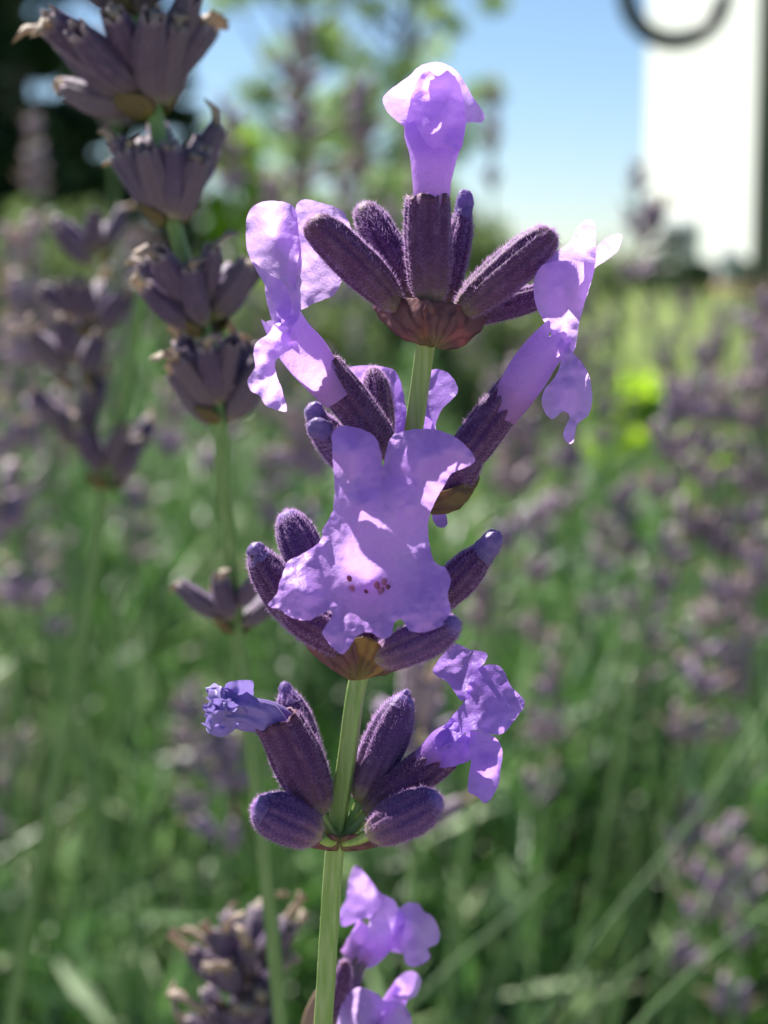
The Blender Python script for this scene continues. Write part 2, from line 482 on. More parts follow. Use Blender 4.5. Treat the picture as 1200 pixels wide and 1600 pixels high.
def make_tree(px, dist, height, crown_r, clumps, per, leaf, mat, seed, label, name='tree', trunk_h=0.25, shape='round', group=None):
    rnd = random.Random(seed)
    base = ground_at(px, dist)
    t = thing(name, base, label, 'tree', group)
    tips = []
    v_pts = [Vector((0, 0, -0.1)), Vector((0.02 * height * rnd.uniform(-1, 1), 0, height * 0.3)), Vector((0.03 * height * rnd.uniform(-1, 1), 0, height * 0.6)), Vector((0, 0, height * 0.93))]
    r0 = height * 0.022
    trunk = link('trunk', tube_mesh('trunk', v_pts, [r0, r0 * 0.8, r0 * 0.5, r0 * 0.12], 8), M_BARK, t)
    cs = []
    for i in range(clumps):
        f = rnd.random()
        z = height * (trunk_h + (1 - trunk_h) * f)
        if shape == 'round':
            w = crown_r * (0.35 + 0.75 * math.sin(math.pi * min(1, 0.12 + 0.85 * f)))
        else:
            w = crown_r * (1.02 - 0.75 * f)
        a = rnd.uniform(0, 2 * math.pi)
        rr = w * rnd.uniform(0.25, 1) ** 0.6
        cs.append((rr * math.cos(a), rr * math.sin(a), z, crown_r * rnd.uniform(0.13, 0.30)))
    for c in cs[:16]:                                   # limbs out to some of the clumps
        z0 = max(height * 0.15, c[2] * 0.72)
        p0 = Vector((0, 0, z0)); p2 = Vector(c[:3]); p1 = (p0 + p2) / 2 + Vector((0, 0, -0.03 * height))
        link('limb', tube_mesh('limb', [p0, p1, p2], [r0 * 0.35, r0 * 0.22, r0 * 0.06], 6), M_BARK, trunk)
    link('crown', leaf_cloud('crown', cs, per, leaf, seed, 1.0), mat, t)
    return t

make_tree(470, 34, 9.5, 2.3, 72, 120, 0.11, M_LEAF_TREE, 11, 'loose green tree with sky showing between its boughs', trunk_h=0.12)
make_tree(615, 38, 10.5, 2.2, 52, 120, 0.12, M_LEAF_TREE, 23, 'open-crowned tree standing beside the loose green tree', trunk_h=0.10)
make_tree(30, 13, 5.2, 0.85, 110, 260, 0.075, M_LEAF_DARK, 5, 'dark evergreen tree behind the faded lavender spikes', name='evergreen_tree', trunk_h=0.05, shape='cone')
make_tree(-90, 11, 5.0, 1.0, 110, 240, 0.07, M_LEAF_DARK, 6, 'dark evergreen tree at the end of the row', name='evergreen_tree', trunk_h=0.05, shape='cone')
make_tree(205, 15, 4.6, 0.75, 110, 240, 0.075, M_LEAF_DARK, 8, 'slim dark evergreen tree beside the lime green shrub', name='evergreen_tree', trunk_h=0.05, shape='cone')

def make_shrub(px, dist, height, rad, mat, seed, label, per=160, clumps=26, leaf=0.03, name='shrub', group=None):
    rnd = random.Random(seed)
    t = thing(name, ground_at(px, dist), label, 'shrub', group)
    cs = [(rad * rnd.uniform(-1, 1) * 0.8, rad * rnd.uniform(-1, 1) * 0.8, height * rnd.uniform(0.12, 0.92), rad * rnd.uniform(0.25, 0.45)) for _ in range(clumps)]
    for i in range(5):
        a = rnd.uniform(0, 6.28)
        link('stem', tube_mesh('stem', [(0, 0, -0.03), (rad * 0.25 * math.cos(a), rad * 0.25 * math.sin(a), height * 0.4), (rad * 0.5 * math.cos(a), rad * 0.5 * math.sin(a), height * 0.75)], [0.02, 0.013, 0.005], 6), M_BARK, t)
    link('foliage', leaf_cloud('foliage', cs, per, leaf, seed, 1.0, 0.9), mat, t)
    return t

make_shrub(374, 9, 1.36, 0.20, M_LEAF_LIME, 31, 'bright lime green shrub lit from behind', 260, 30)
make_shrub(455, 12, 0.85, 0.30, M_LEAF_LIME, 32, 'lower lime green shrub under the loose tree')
for i, (px, dd, hh, rr) in enumerate(((560, 16, 1.15, 1.0), (690, 17, 1.15, 0.8), (830, 20, 0.62, 1.1), (930, 21, 0.55, 0.9))):
    make_shrub(px, dd, hh, rr, M_LEAF_HEDGE, 40 + i, ['broad dark green shrub under the two trees', 'tall dark green shrub where the trees end', 'low green shrub under open sky', 'low green shrub next to the white house'][i], 150, 40, 0.07)
for i, (px, dd, hh, rr, lab) in enumerate(((-40, 4.2, 0.74, 0.34, 'leafy grey green shrub under the dark evergreens'), (130, 4.6, 0.66, 0.34, 'leafy shrub at the back edge of the bed behind the crossing spike'), (290, 4.4, 0.62, 0.30, 'leafy shrub at the back edge of the bed below the lime shrub'),
                                           (440, 4.8, 0.60, 0.32, 'leafy shrub at the back edge of the bed below the loose tree'), (600, 4.7, 0.56, 0.34, 'low leafy shrub at the back of the bed behind the blooming stalk'), (750, 5.0, 0.50, 0.32, 'low leafy shrub where the bed meets the lawn'))):
    make_shrub(px, dd, hh, rr, M_LEAF_BED, 70 + i, lab, 170, 30, 0.02)
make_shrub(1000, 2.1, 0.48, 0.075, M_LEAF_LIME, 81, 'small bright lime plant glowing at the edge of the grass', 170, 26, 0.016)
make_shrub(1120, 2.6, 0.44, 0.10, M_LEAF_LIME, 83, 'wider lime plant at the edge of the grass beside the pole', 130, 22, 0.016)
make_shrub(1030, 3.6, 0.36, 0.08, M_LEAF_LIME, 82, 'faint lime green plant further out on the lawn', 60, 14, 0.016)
make_shrub(1040, 19.5, 0.66, 0.5, M_LEAF_DARK, 51, 'low blackish shrub against the white house', 150, 30, 0.06)
make_shrub(1105, 18.5, 0.62, 0.55, M_LEAF_DARK, 52, 'flat blackish shrub between house and grey post', 150, 30, 0.06)
make_shrub(1185, 18, 0.62, 0.5, M_LEAF_DARK, 53, 'flat blackish shrub behind the terracotta pot', 150, 30, 0.06)

def lathe(name, prof, seg=20):
    v, f = [], []
    for (r, z) in prof:
        for k in range(seg):
            a = 2 * math.pi * k / seg
            v.append((r * math.cos(a), r * math.sin(a), z))
    for i in range(len(prof) - 1):
        for k in range(seg):
            a, b = i * seg + k, i * seg + (k + 1) % seg
            f.append((a, b, b + seg, a + seg))
    f.append(tuple(range(seg))[::-1])
    return mesh_py(name, v, f)

def make_pot():
    t = thing('flower_pot', ground_at(1163, 13), 'terracotta pot standing on the lawn near the house', 'pot')
    link('pot_body', lathe('pot_body', [(0.13, 0), (0.19, 0.40), (0.22, 0.41), (0.22, 0.48), (0.19, 0.48), (0.18, 0.40), (0.02, 0.38)]), M_POT, t)
    link('soil', lathe('soil', [(0.175, 0.405), (0.1, 0.42), (0.01, 0.425)]), soil_material(), t)
make_pot()
def make_post():
    t = thing('garden_post', ground_at(1138, 14), 'pale grey weathered post in front of the dark shrubs', 'post')
    v, f = [], []; box(v, f, -0.07, 0.07, -0.07, 0.07, -0.1, 0.70); link('shaft', mesh_py('shaft', v, f, False), M_GREYPOST, t)
    link('cap', mesh_py('cap', [(-0.09, -0.09, 0.703), (0.09, -0.09, 0.703), (0.09, 0.09, 0.703), (-0.09, 0.09, 0.703), (0, 0, 0.78)], [(3, 2, 1, 0), (0, 1, 4), (1, 2, 4), (2, 3, 4), (3, 0, 4)], False), M_GREYPOST, t)
make_post()

# ------------------------------------------------------------------ lavender foliage of the bed
def lavender_leaf_material():
    m, ns, ls = new_mat('lavender leaf')
    ge = ns.new('ShaderNodeNewGeometry')
    c = ramp(ns, ls, ge.outputs['Random Per Island'], [(0.0, (0.022, 0.06, 0.020)), (0.46, (0.055, 0.135, 0.045)), (0.72, (0.13, 0.26, 0.09)), (0.81, (0.32, 0.46, 0.22)), (1.0, (0.60, 0.69, 0.45))])  # random leaf tones, spread so pale ones paint sunlit glints against shade
    t = mixc(ns, ls, c, (0.16, 0.40, 0.04), 0.35)
    thin(ns, ls, c, t, 0.32, 0.4, None, 0.5)
    return m
M_LAVLEAF = lavender_leaf_material()

def bed_height(x, y):
    h = 0.435 + 0.05 * noise.noise(Vector((x * 3.1, y * 3.1, 1.7))) + 0.03 * noise.noise(Vector((x * 8, y * 8, 4.2)))
    t = max(0.0, min(1.0, 1 - (y - 0.22) / 0.75)); h -= 0.17 * t * t * (3 - 2 * t) - 0.02
    if x > 0.05: h -= 0.10 * min(1, (x - 0.05) / 0.5) * min(1, max(0, y - 0.5))
    return h

def lavender_leaves():
    g = np.random.default_rng(77)
    rnd = random.Random(78)
    shoots = []
    def add(n, x0, x1, y0, y1):
        for _ in range(n):
            y = rnd.uniform(y0, y1); w = 0.10 + x0 + 0.27 * y
            x = rnd.uniform(-w, w)
            if y > 1.7 and x > 0.1: continue
            den = noise.noise(Vector((x * 16, y * 11, 2.2))) + 0.45 * noise.noise(Vector((x * 38, y * 26, 7.2)))
            if den < 0.0 and rnd.random() < 0.93: continue
            shoots.append((x, y, bed_height(x, y) + 0.16 * den - (abs(rnd.gauss(0, 0.07)) if rnd.random() < 0.6 else rnd.uniform(0.03, 0.22)) - 0.02))
    add(3600, 0.05, 0, 0.22, 0.5)
    add(5000, 0.08, 0, 0.5, 1.0)
    add(2800, 0.10, 0, 1.0, 2.2)
    V = []
    for (x, y, z) in shoots:
        tilt = Vector((rnd.gauss(0.10, 0.3), rnd.gauss(0, 0.3), 1)).normalized()
        ln = rnd.uniform(0.05, 0.12)
        k = rnd.randint(10, 17)
        xx, yy, zz = frame(tilt)
        for i in range(k):
            t = i / k
            p = Vector((x, y, z)) + tilt * (ln * (t - 1))
            a = i * 2.4 + rnd.uniform(-0.4, 0.4)
            out = (xx * math.cos(a) + yy * math.sin(a))
            el = rnd.uniform(0.5, 1.25)
            d = (out * math.cos(el) + tilt * math.sin(el)).normalized()
            side = d.cross(out + Vector((0.01, 0.02, 0.03))).normalized()
            L = rnd.uniform(0.022, 0.045); w = rnd.uniform(0.0017, 0.0032)
            bend = out * L * 0.12
            V += [p, p + d * L * 0.5 - side * w + bend * 0.2, p + d * L + bend, p + d * L * 0.5 + side * w + bend * 0.2]
    v = np.array([tuple(q) for q in V], dtype=np.float32)
    me = mesh_np('lavender_foliage', v, np.arange(len(v)), 4, False)
    tag(link('lavender_foliage', me, M_LAVLEAF), 'dense narrow grey green leaves of the lavender bed', 'foliage', kind='stuff')
lavender_leaves()

def lavender_stems():
    rnd = random.Random(91)
    V, F = [], []
    for _ in range(520):
        y = 0.24 + 2.3 * rnd.random() ** 1.3; w = 0.10 + 0.25 * y
        x = rnd.uniform(-w, w)
        if y > 1.6 and x > 0.05: continue
        top = Vector((x, y, bed_height(x, y) + rnd.uniform(-0.02, 0.09)))
        d = Vector((rnd.gauss(0.12, 0.16), rnd.gauss(0, 0.12), 1)).normalized()
        foot = top - d * rnd.uniform(0.12, 0.30)
        r = rnd.uniform(0.0007, 0.0012)
        a, b, c = frame(d)
        k = len(V)
        for p, rr in ((foot, r), ((foot + top) / 2 + a * rnd.uniform(-0.006, 0.006), r), (top, r * 0.5)):
            V += [p + a * rr, p - a * rr * 0.5 + b * rr * 0.87, p - a * rr * 0.5 - b * rr * 0.87]
        for j in (0, 3):
            for i in range(3):
                q, q2 = k + j + i, k + j + (i + 1) % 3
                F.append((q, q2, q2 + 3, q + 3))
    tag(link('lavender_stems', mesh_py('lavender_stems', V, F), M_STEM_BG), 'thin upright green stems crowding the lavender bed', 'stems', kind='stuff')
lavender_stems()

def meadow():
    g = np.random.default_rng(123)
    n = 26000
    y = 2.7 + 7.0 * g.random(n) ** 0.8
    x = 0.02 * y + (0.30 * y) * g.random(n)
    tuft = np.array([noise.noise(Vector((a * 2.2, b * 1.4, 0.5))) for a, b in zip(x, y)])
    h = (0.10 + 0.035 * (y - 2.7)) * (0.55 + 1.5 * np.clip(tuft + 0.15, 0, 1)) * (0.6 + 0.6 * g.random(n)) + 0.06
    lean = g.normal(scale=0.25, size=(n, 2)) * h[:, None]
    a = g.random(n) * math.pi; w = 0.004 + 0.004 * g.random(n)
    sx, sy = np.cos(a) * w, np.sin(a) * w
    z0 = np.full(n, -0.01)
    v = np.stack([np.stack([x - sx, y - sy, z0], 1), np.stack([x + sx, y + sy, z0], 1),
                  np.stack([x + sx * 0.8 + lean[:, 0] * 0.4, y + sy * 0.8 + lean[:, 1] * 0.4, h * 0.6], 1),
                  np.stack([x + lean[:, 0], y + lean[:, 1], h], 1)], axis=1).reshape(-1, 3)
    M = foliage_material('meadow grass', (0.32, 0.40, 0.16), (0.46, 0.46, 0.30), (0.50, 0.62, 0.24), 0.45, 1.6)
    tag(link('grass', mesh_np('grass', v, np.arange(n * 4), 4, False), M), 'rough pale yellow green grass between the bed and the house', 'grass', kind='stuff')
meadow()

# ------------------------------------------------------------------ calyx builder
def calyx_geometry(L, Rr, kind, rnd, ribs=10, seg=60, rows=24, bend=0.0):
    """rows of rings along +Z; kind: bud (closed) or open (mouth with teeth)"""
    prof = []
    if kind == 'bud':
        K = [(0, .36), (.04, .56), (.12, .76), (.25, .91), (.42, .99), (.58, 1.0), (.74, .92), (.86, .74), (.94, .52), (.98, .32), (1.0, .05)]
    elif kind == 'square':
        K = [(0, .36), (.04, .54), (.12, .74), (.25, .90), (.42, .99), (.6, 1.0), (.78, .94), (.91, .78), (.965, .60), (.99, .40), (1.0, .05)]
    elif kind == 'spent':
        K = [(0, .34), (.08, .60), (.25, .92), (.45, 1.0), (.70, .97), (.88, .84), (1.0, .72)]
    else:
        K = [(0, .36), (.04, .54), (.12, .74), (.25, .90), (.45, .99), (.65, 1.0), (.85, .95), (1.0, .90)]
    ts = [K[0][0] + i / (rows - 1) for i in range(rows)]
    def rad(t):
        for a, b in zip(K, K[1:]):
            if t <= b[0] + 1e-9:
                u = (t - a[0]) / (b[0] - a[0]); u = u * u * (3 - 2 * u) * 0.4 + u * 0.6
                return a[1] + (b[1] - a[1]) * u
        return K[-1][1]
    if kind in ('bud', 'square'):
        ts = [1 - (1 - t) ** 1.25 for t in ts]
    ph = rnd.uniform(0, 6.28); sd_ = rnd.uniform(0, 100)
    teeth = 5
    V, F = [], []
    def ring(t, scale=1.0, zoff=0.0, mouth=False):
        for k in range(seg):
            a = 2 * math.pi * k / seg
            rb = 0.19 * (abs(math.sin(ribs * a / 2 + ph)) ** 0.6 - 0.85) * min(1, 5 * t) * (1 if kind in ('open', 'spent') else min(1, 4 * (1 - t)))
            nz = 0.07 * noise.noise(Vector((math.cos(a) * 1.3, math.sin(a) * 1.3, t * 3 + sd_)))
            r = Rr * (rad(t) * (1 + rb + nz)) * scale
            z = t * L
            if mouth:
                z += L * (0.045 if kind == 'open' else 0.13) * (abs(math.sin(teeth * a / 2 + ph)) ** 0.7 - 0.5) + zoff
            V.append(Vector((r * math.cos(a) + bend * L * (t * t - t), r * math.sin(a), z)))
    for t in ts:
        ring(t, mouth=(kind in ('open', 'spent') and t > 0.97))
    n = len(ts)
    if kind in ('open', 'spent'):
        ring(1.0, 0.92, -0.01 * L, True); ring(0.85, 0.80); ring(0.6, 0.6)
        n += 3
    for i in range(n - 1):
        for k in range(seg):
            a, b = i * seg + k, i * seg + (k + 1) % seg
            F.append((a, b, b + seg, a + seg))
    F.append(tuple(range(seg))[::-1])
    F.append(tuple((n - 1) * seg + k for k in range(seg)))
    calyx_geometry.ribs = [0.12 + 0.88 * abs(math.sin(ribs * (2 * math.pi * (k + 0.5) / seg) / 2 + ph)) ** 1.5 for k in range(seg)]
    return V, F, rad, ts

def hair_mesh(name, V, F, count, lo, hi, w, rnd_seed, lean=0.55, axis=(0, 0, 1), zmax=None, ribs=None):
    """fine tapered hairs standing on quads of (V, F), as slim three-sided spikes"""
    g = np.random.default_rng(rnd_seed)
    q = np.array([f for f in F if len(f) == 4])
    P = np.array([tuple(v) for v in V])
    a, b, c, d = (P[q[:, i]] for i in range(4))
    nrm = np.cross(b - a, d - a); area = np.linalg.norm(nrm, axis=1)
    nrm = nrm / (area[:, None] + 1e-20)
    if zmax is not None: area = area * ((a[:, 2]) < zmax)
    if ribs is not None: area = area * np.resize(np.array(ribs), len(area))
    idx = g.choice(len(q), size=count, p=area / area.sum())
    u, v = g.random((count, 1)), g.random((count, 1))
    base = (a[idx] * (1 - u) * (1 - v) + b[idx] * u * (1 - v) + c[idx] * u * v + d[idx] * (1 - u) * v)
    N = nrm[idx]
    D = N + lean * np.array(axis) + g.normal(scale=0.38, size=(count, 3))
    D /= np.linalg.norm(D, axis=1)[:, None]
    ln = lo + (hi - lo) * g.random((count, 1)) ** 1.6
    X = np.cross(D, g.normal(size=(count, 3))); X /= np.linalg.norm(X, axis=1)[:, None]
    Y = np.cross(D, X)
    base = base - N * w
    tip = base + D * ln + g.normal(scale=0.12, size=(count, 3)) * ln
    vv = np.stack([base + X * w, base - X * w * 0.5 + Y * w * 0.87, base - X * w * 0.5 - Y * w * 0.87, tip], axis=1).reshape(-1, 3)
    k = np.arange(count)[:, None] * 4
    ff = np.concatenate([k + np.array([[0, 1, 3]]), k + np.array([[1, 2, 3]]), k + np.array([[2, 0, 3]])], axis=1)
    return mesh_np(name, vv, ff.reshape(-1), 3, True)

MM = 0.001
def calyx(parent, root, p0, p1, width, kind='bud', mat=None, seed=0, hairs=2200, bend=0.0, nub=None, hair=(0.10, 0.40), tip_ofs=None):
    """p0, p1: (px, py, o) of base and tip; width in photo pixels at the flower"""
    rnd = random.Random(seed)
    a, b = at(*p0), at(*p1)
    L = (b - a).length; Rr = width * 0.84 / MM_PX * MM / 2
    V, F, rad, ts = calyx_geometry(L, Rr, kind, rnd, bend=bend)
    x, y, z = frame(b - a)
    M = Matrix((x, y, z)).transposed().to_4x4(); M.translation = a - root
    c = link('calyx', mesh_py('calyx', V, F), mat or M_CALYX, parent, M)
    if hairs:
        link('hairs', hair_mesh('hairs', V, F[:-2], int(hairs * 1.25), hair[0] * MM, hair[1] * MM, 0.0145 * MM, seed + 900, zmax=L * 0.99, ribs=calyx_geometry.ribs), M_HAIR, c)
    if nub:
        r, ln, off = nub          # a lilac bud poking from the tip: radius px, length px, sideways shift
        r = r / MM_PX * MM; ln = ln / MM_PX * MM
        NV, NF = [], []
        ln *= 1.5
        seg, rows = 24, 14
        for i in range(rows):
            t = i / (rows - 1)
            e = min(1.0, t / 0.5)
            rr = Rr * 0.74 * (1 - e) + r * 1.12 * e
            if t > 0.5: rr *= math.sqrt(max(0.0, 1 - ((t - 0.5) / 0.5) ** 2.2))
            for k in range(seg):
                an = 2 * math.pi * k / seg
                wv = 1 + 0.13 * math.sin(4 * an + seed + t) * t + 0.22 * noise.noise(Vector((math.cos(an) * 2, math.sin(an) * 2, t * 4 + seed)))
                NV.append(Vector((rr * wv * math.cos(an) + off * r * t, rr * wv * math.sin(an), t * ln)))
        for i in range(rows - 1):
            for k in range(seg):
                p, q = i * seg + k, i * seg + (k + 1) % seg
                NF.append((p, q, q + seg, p + seg))
        me = mesh_py('corolla_bud', NV, NF)
        at2 = me.attributes.new('lobe', 'FLOAT', 'POINT'); at2.data.foreach_set('value', np.full(len(NV), 1.0, dtype=np.float32))
        nb = link('corolla_bud', me, M_NUB, c, Matrix.Translation((0, 0, L * 0.86)))
        link('hairs', hair_mesh('hairs', NV, NF, 260, 0.05 * MM, 0.16 * MM, 0.008 * MM, seed + 77), M_HAIR, c, Matrix.Translation((0, 0, L * 0.86)))
    return c

# ------------------------------------------------------------------ petal sheets
def smooth_loop(pts, step):
    n = len(pts); out = []
    P = [np.array(p, float) for p in pts]
    for i in range(n):
        p0, p1, p2, p3 = P[i - 1], P[i], P[(i + 1) % n], P[(i + 2) % n]
        m = max(2, int(np.linalg.norm(p2 - p1) / step + 0.5))
        for k in range(m):
            t = k / m
            out.append(0.5 * ((2 * p1) + (-p0 + p2) * t + (2 * p0 - 5 * p1 + 4 * p2 - p3) * t * t + (-p0 + 3 * p1 - 3 * p2 + p3) * t ** 3))
    return np.array(out)

def tps(ctrl, q, reg=4.0):
    c = np.array(ctrl, float); n = len(c)
    def U(r2): return 0.5 * r2 * np.log(r2 + 1e-9)
    d2 = ((c[:, None, :2] - c[None, :, :2]) ** 2).sum(-1)
    K = U(d2) + reg * np.eye(n) * 20
    Pm = np.concatenate([np.ones((n, 1)), c[:, :2]], 1)
    A = np.block([[K, Pm], [Pm.T, np.zeros((3, 3))]])
    w = np.linalg.lstsq(A, np.concatenate([c[:, 2], np.zeros(3)]), rcond=None)[0]
    dq = ((q[:, None, :] - c[None, :, :2]) ** 2).sum(-1)
    return U(dq) @ w[:n] + w[n] + q @ w[n + 1:]

def sheet(outline, ctrl, seed=0, step=5.0, ruffle=0.22, curl=0.0, jag=0.9, lobe=(1.0, 1.0), throat=None, fan=None):
    """a petal or bract: traced outline, relief o(px, py) in mm through ctrl points; returns verts (px, py, o), faces, attribute"""
    lp = smooth_loop(outline, step)
    nrm = np.roll(lp, -1, 0) - np.roll(lp, 1, 0); nrm = np.stack([nrm[:, 1], -nrm[:, 0]], 1); nrm /= np.linalg.norm(nrm, axis=1)[:, None] + 1e-9
    jn = np.array([noise.noise(Vector((p[0] * 0.11, p[1] * 0.11, seed * 3.1))) + 0.6 * noise.noise(Vector((p[0] * 0.3, p[1] * 0.3, seed))) for p in lp])
    lp = lp + nrm * (jn * jag)[:, None]
    lo, hi = lp.min(0), lp.max(0)
    g = np.random.default_rng(seed + 7)
    pts = []
    yy = lo[1]; row = 0
    while yy < hi[1]:
        xs = np.arange(lo[0] + (row % 2) * step / 2, hi[0], step)
        pts.append(np.stack([xs, np.full(len(xs), yy)], 1)); yy += step * 0.87; row += 1
    q = np.concatenate(pts) + g.normal(scale=step * 0.08, size=(sum(len(p) for p in pts), 2))
    a, b = lp, np.roll(lp, -1, 0)
    def dist(pq):
        ab = b - a
        t = ((pq[:, None, :] - a[None]) * ab[None]).sum(-1) / ((ab ** 2).sum(-1)[None] + 1e-9)
        t = np.clip(t, 0, 1)
        return np.sqrt((((a[None] + ab[None] * t[..., None]) - pq[:, None, :]) ** 2).sum(-1)).min(1)
    cond = (a[None, :, 1] > q[:, 1, None]) != (b[None, :, 1] > q[:, 1, None])
    xi = a[None, :, 0] + (q[:, 1, None] - a[None, :, 1]) / (b[None, :, 1] - a[None, :, 1] + 1e-12) * (b[None, :, 0] - a[None, :, 0])
    ins = ((cond & (q[:, 0, None] < xi)).sum(1) % 2) == 1
    q = q[ins]
    q = q[dist(q) > step * 0.55]
    allp = np.concatenate([lp, q])
    n = len(lp)
    res = geometry.delaunay_2d_cdt([Vector(p) for p in allp], [], [list(range(n))], 1, 1e-5)
    P = np.array([tuple(v) for v in res[0]]); F = [tuple(f) for f in res[2]]
    o = tps(ctrl, P)
    d = dist(P)
    edge = np.exp(-d / 18.0)
    for i, p in enumerate(P):
        w = noise.noise(Vector((p[0] * 0.035, p[1] * 0.035, seed * 1.7))) + 0.55 * noise.noise(Vector((p[0] * 0.085, p[1] * 0.085, seed * 2.3 + 9)))
        w += 0.5 * (0.22 - abs(noise.noise(Vector((p[0] * 0.028, p[1] * 0.028, seed * 4.1 + 3)))))
        o[i] += ruffle * w * (0.55 + 1.5 * edge[i]) + curl * edge[i]
    att = np.interp(P[:, 1], (lo[1], hi[1]), lobe)
    if throat is not None: att = np.clip(np.sqrt((P[:, 0] - throat[0]) ** 2 + ((P[:, 1] - throat[1]) * 1.1) ** 2) / throat[2], 0, 1)
    ex = None
    if fan is not None:
        dd = P - np.array(fan)[None]
        ex = (np.arctan2(dd[:, 0], -dd[:, 1]), np.linalg.norm(dd, axis=1) / max(1.0, np.linalg.norm(dd, axis=1).max()))
    return [(p[0], p[1], oo) for p, oo in zip(P, o)], F, list(att), ex

def tube(rings, seg=26, seed=0, wrinkle=0.04, lobe=(0.0, 0.8), folds=0, flute=0.0):
    """corolla tube through rings (px, py, o, radius px)"""
    # resample
    Rg = np.array(rings, float)
    m = 14
    tt = np.linspace(0, len(Rg) - 1, m)
    def cr(t):
        i = int(min(t, len(Rg) - 1.0001)); u = t - i
        p0, p1, p2, p3 = Rg[max(i - 1, 0)], Rg[i], Rg[min(i + 1, len(Rg) - 1)], Rg[min(i + 2, len(Rg) - 1)]
        return 0.5 * ((2 * p1) + (-p0 + p2) * u + (2 * p0 - 5 * p1 + 4 * p2 - p3) * u * u + (-p0 + 3 * p1 - 3 * p2 + p3) * u ** 3)
    S_ = [cr(t) for t in tt]
    W = [Vector((s[0], -s[1], s[2] * MM_PX)) for s in S_]
    V, F, A = [], [], []
    x = None
    for i in range(m):
        t = (W[min(i + 1, m - 1)] - W[max(i - 1, 0)]).normalized()
        if x is None: x = t.cross(Vector((0.2, 0.1, -1))).normalized()
        x = (x - t * x.dot(t)).normalized(); y = t.cross(x)
        for k in range(seg):
            a = 2 * math.pi * k / seg
            r = S_[i][3] * (1 + wrinkle * noise.noise(Vector((math.cos(a) * 1.6, math.sin(a) * 1.6, i * 0.35 + seed * 5))) * 2 + (0.13 * math.sin(folds * a + i * 0.3) + 0.16 * noise.noise(Vector((math.cos(a) * 4, math.sin(a) * 4, i * 0.5))) if folds else 0))
            q = W[i] + (x * math.cos(a) + y * math.sin(a)) * r
            if i >= m - 2 and flute:
                q += t * flute * (abs(math.sin(2.5 * a + seed)) - 0.5) * (i - m + 3)
            V.append((q.x, -q.y, q.z / MM_PX)); A.append(lobe[0] + (lobe[1] - lobe[0]) * i / (m - 1))
    for i in range(m - 1):
        for k in range(seg):
            a, b = i * seg + k, i * seg + (k + 1) % seg
            F.append((a, b, b + seg, a + seg))
    return V, F, A, None

def build(name, pieces, mat, parent, root, solid=0.0):
    V, F, A, FA, FR = [], [], [], [], []
    for (v, f, a, ex) in pieces:
        b = len(V)
        V += [at(*p) - root for p in v]
        F += [tuple(i + b for i in q) for q in f]
        A += a
        if ex is not None: FA += list(ex[0]); FR += list(ex[1])
    org = sum((v for v in V), Vector()) / len(V)
    me = mesh_py(name, [v - org for v in V], F)
    if FA:
        for nm, vals in (('fan', FA), ('rad', FR)):
            at_ = me.attributes.new(nm, 'FLOAT', 'POINT'); at_.data.foreach_set('value', np.array(vals, dtype=np.float32))
    else:
        at_ = me.attributes.new('lobe', 'FLOAT', 'POINT'); at_.data.foreach_set('value', np.array(A, dtype=np.float32))
    o = link(name, me, mat, parent, Matrix.Translation(org))
    if solid:
        s = o.modifiers.new('thickness', 'SOLIDIFY'); s.thickness = solid * MM; s.offset = 0
    return o

# ------------------------------------------------------------------ stems
def catmull(pts, m):
    P = [Vector(p) for p in pts]; out = []
    for i in range(len(P) - 1):
        p0, p1, p2, p3 = P[max(i - 1, 0)], P[i], P[i + 1], P[min(i + 2, len(P) - 1)]
        for k in range(m):
            t = k / m
            out.append(0.5 * ((2 * p1) + (-p0 + p2) * t + (2 * p0 - 5 * p1 + 4 * p2 - p3) * t * t + (-p0 + 3 * p1 - 3 * p2 + p3) * t ** 3))
    out.append(P[-1])
    return out

def stem_geometry(pts, radii, seg=28, square=0.20):
    n = len(pts); V, F = [], []
    x = None
    for i, p in enumerate(pts):
        t = (pts[min(i + 1, n - 1)] - pts[max(i - 1, 0)]).normalized()
        if x is None: x = t.cross(Vector((0.6, -1, 0.1))).normalized()
        x = (x - t * x.dot(t)).normalized(); y = t.cross(x)
        for k in range(seg):
            a = 2 * math.pi * k / seg
            r = radii[i] * (1 + square * (math.cos(4 * a) * 0.7 + 0.15 * math.cos(8 * a)))
            V.append(p + (x * math.cos(a) + y * math.sin(a)) * r)
    for i in range(n - 1):
        for k in range(seg):
            a, b = i * seg + k, i * seg + (k + 1) % seg
            F.append((a, b, b + seg, a + seg))
    F.append(tuple(range(seg))[::-1]); F.append(tuple((n - 1) * seg + k for k in range(seg)))
    return V, F

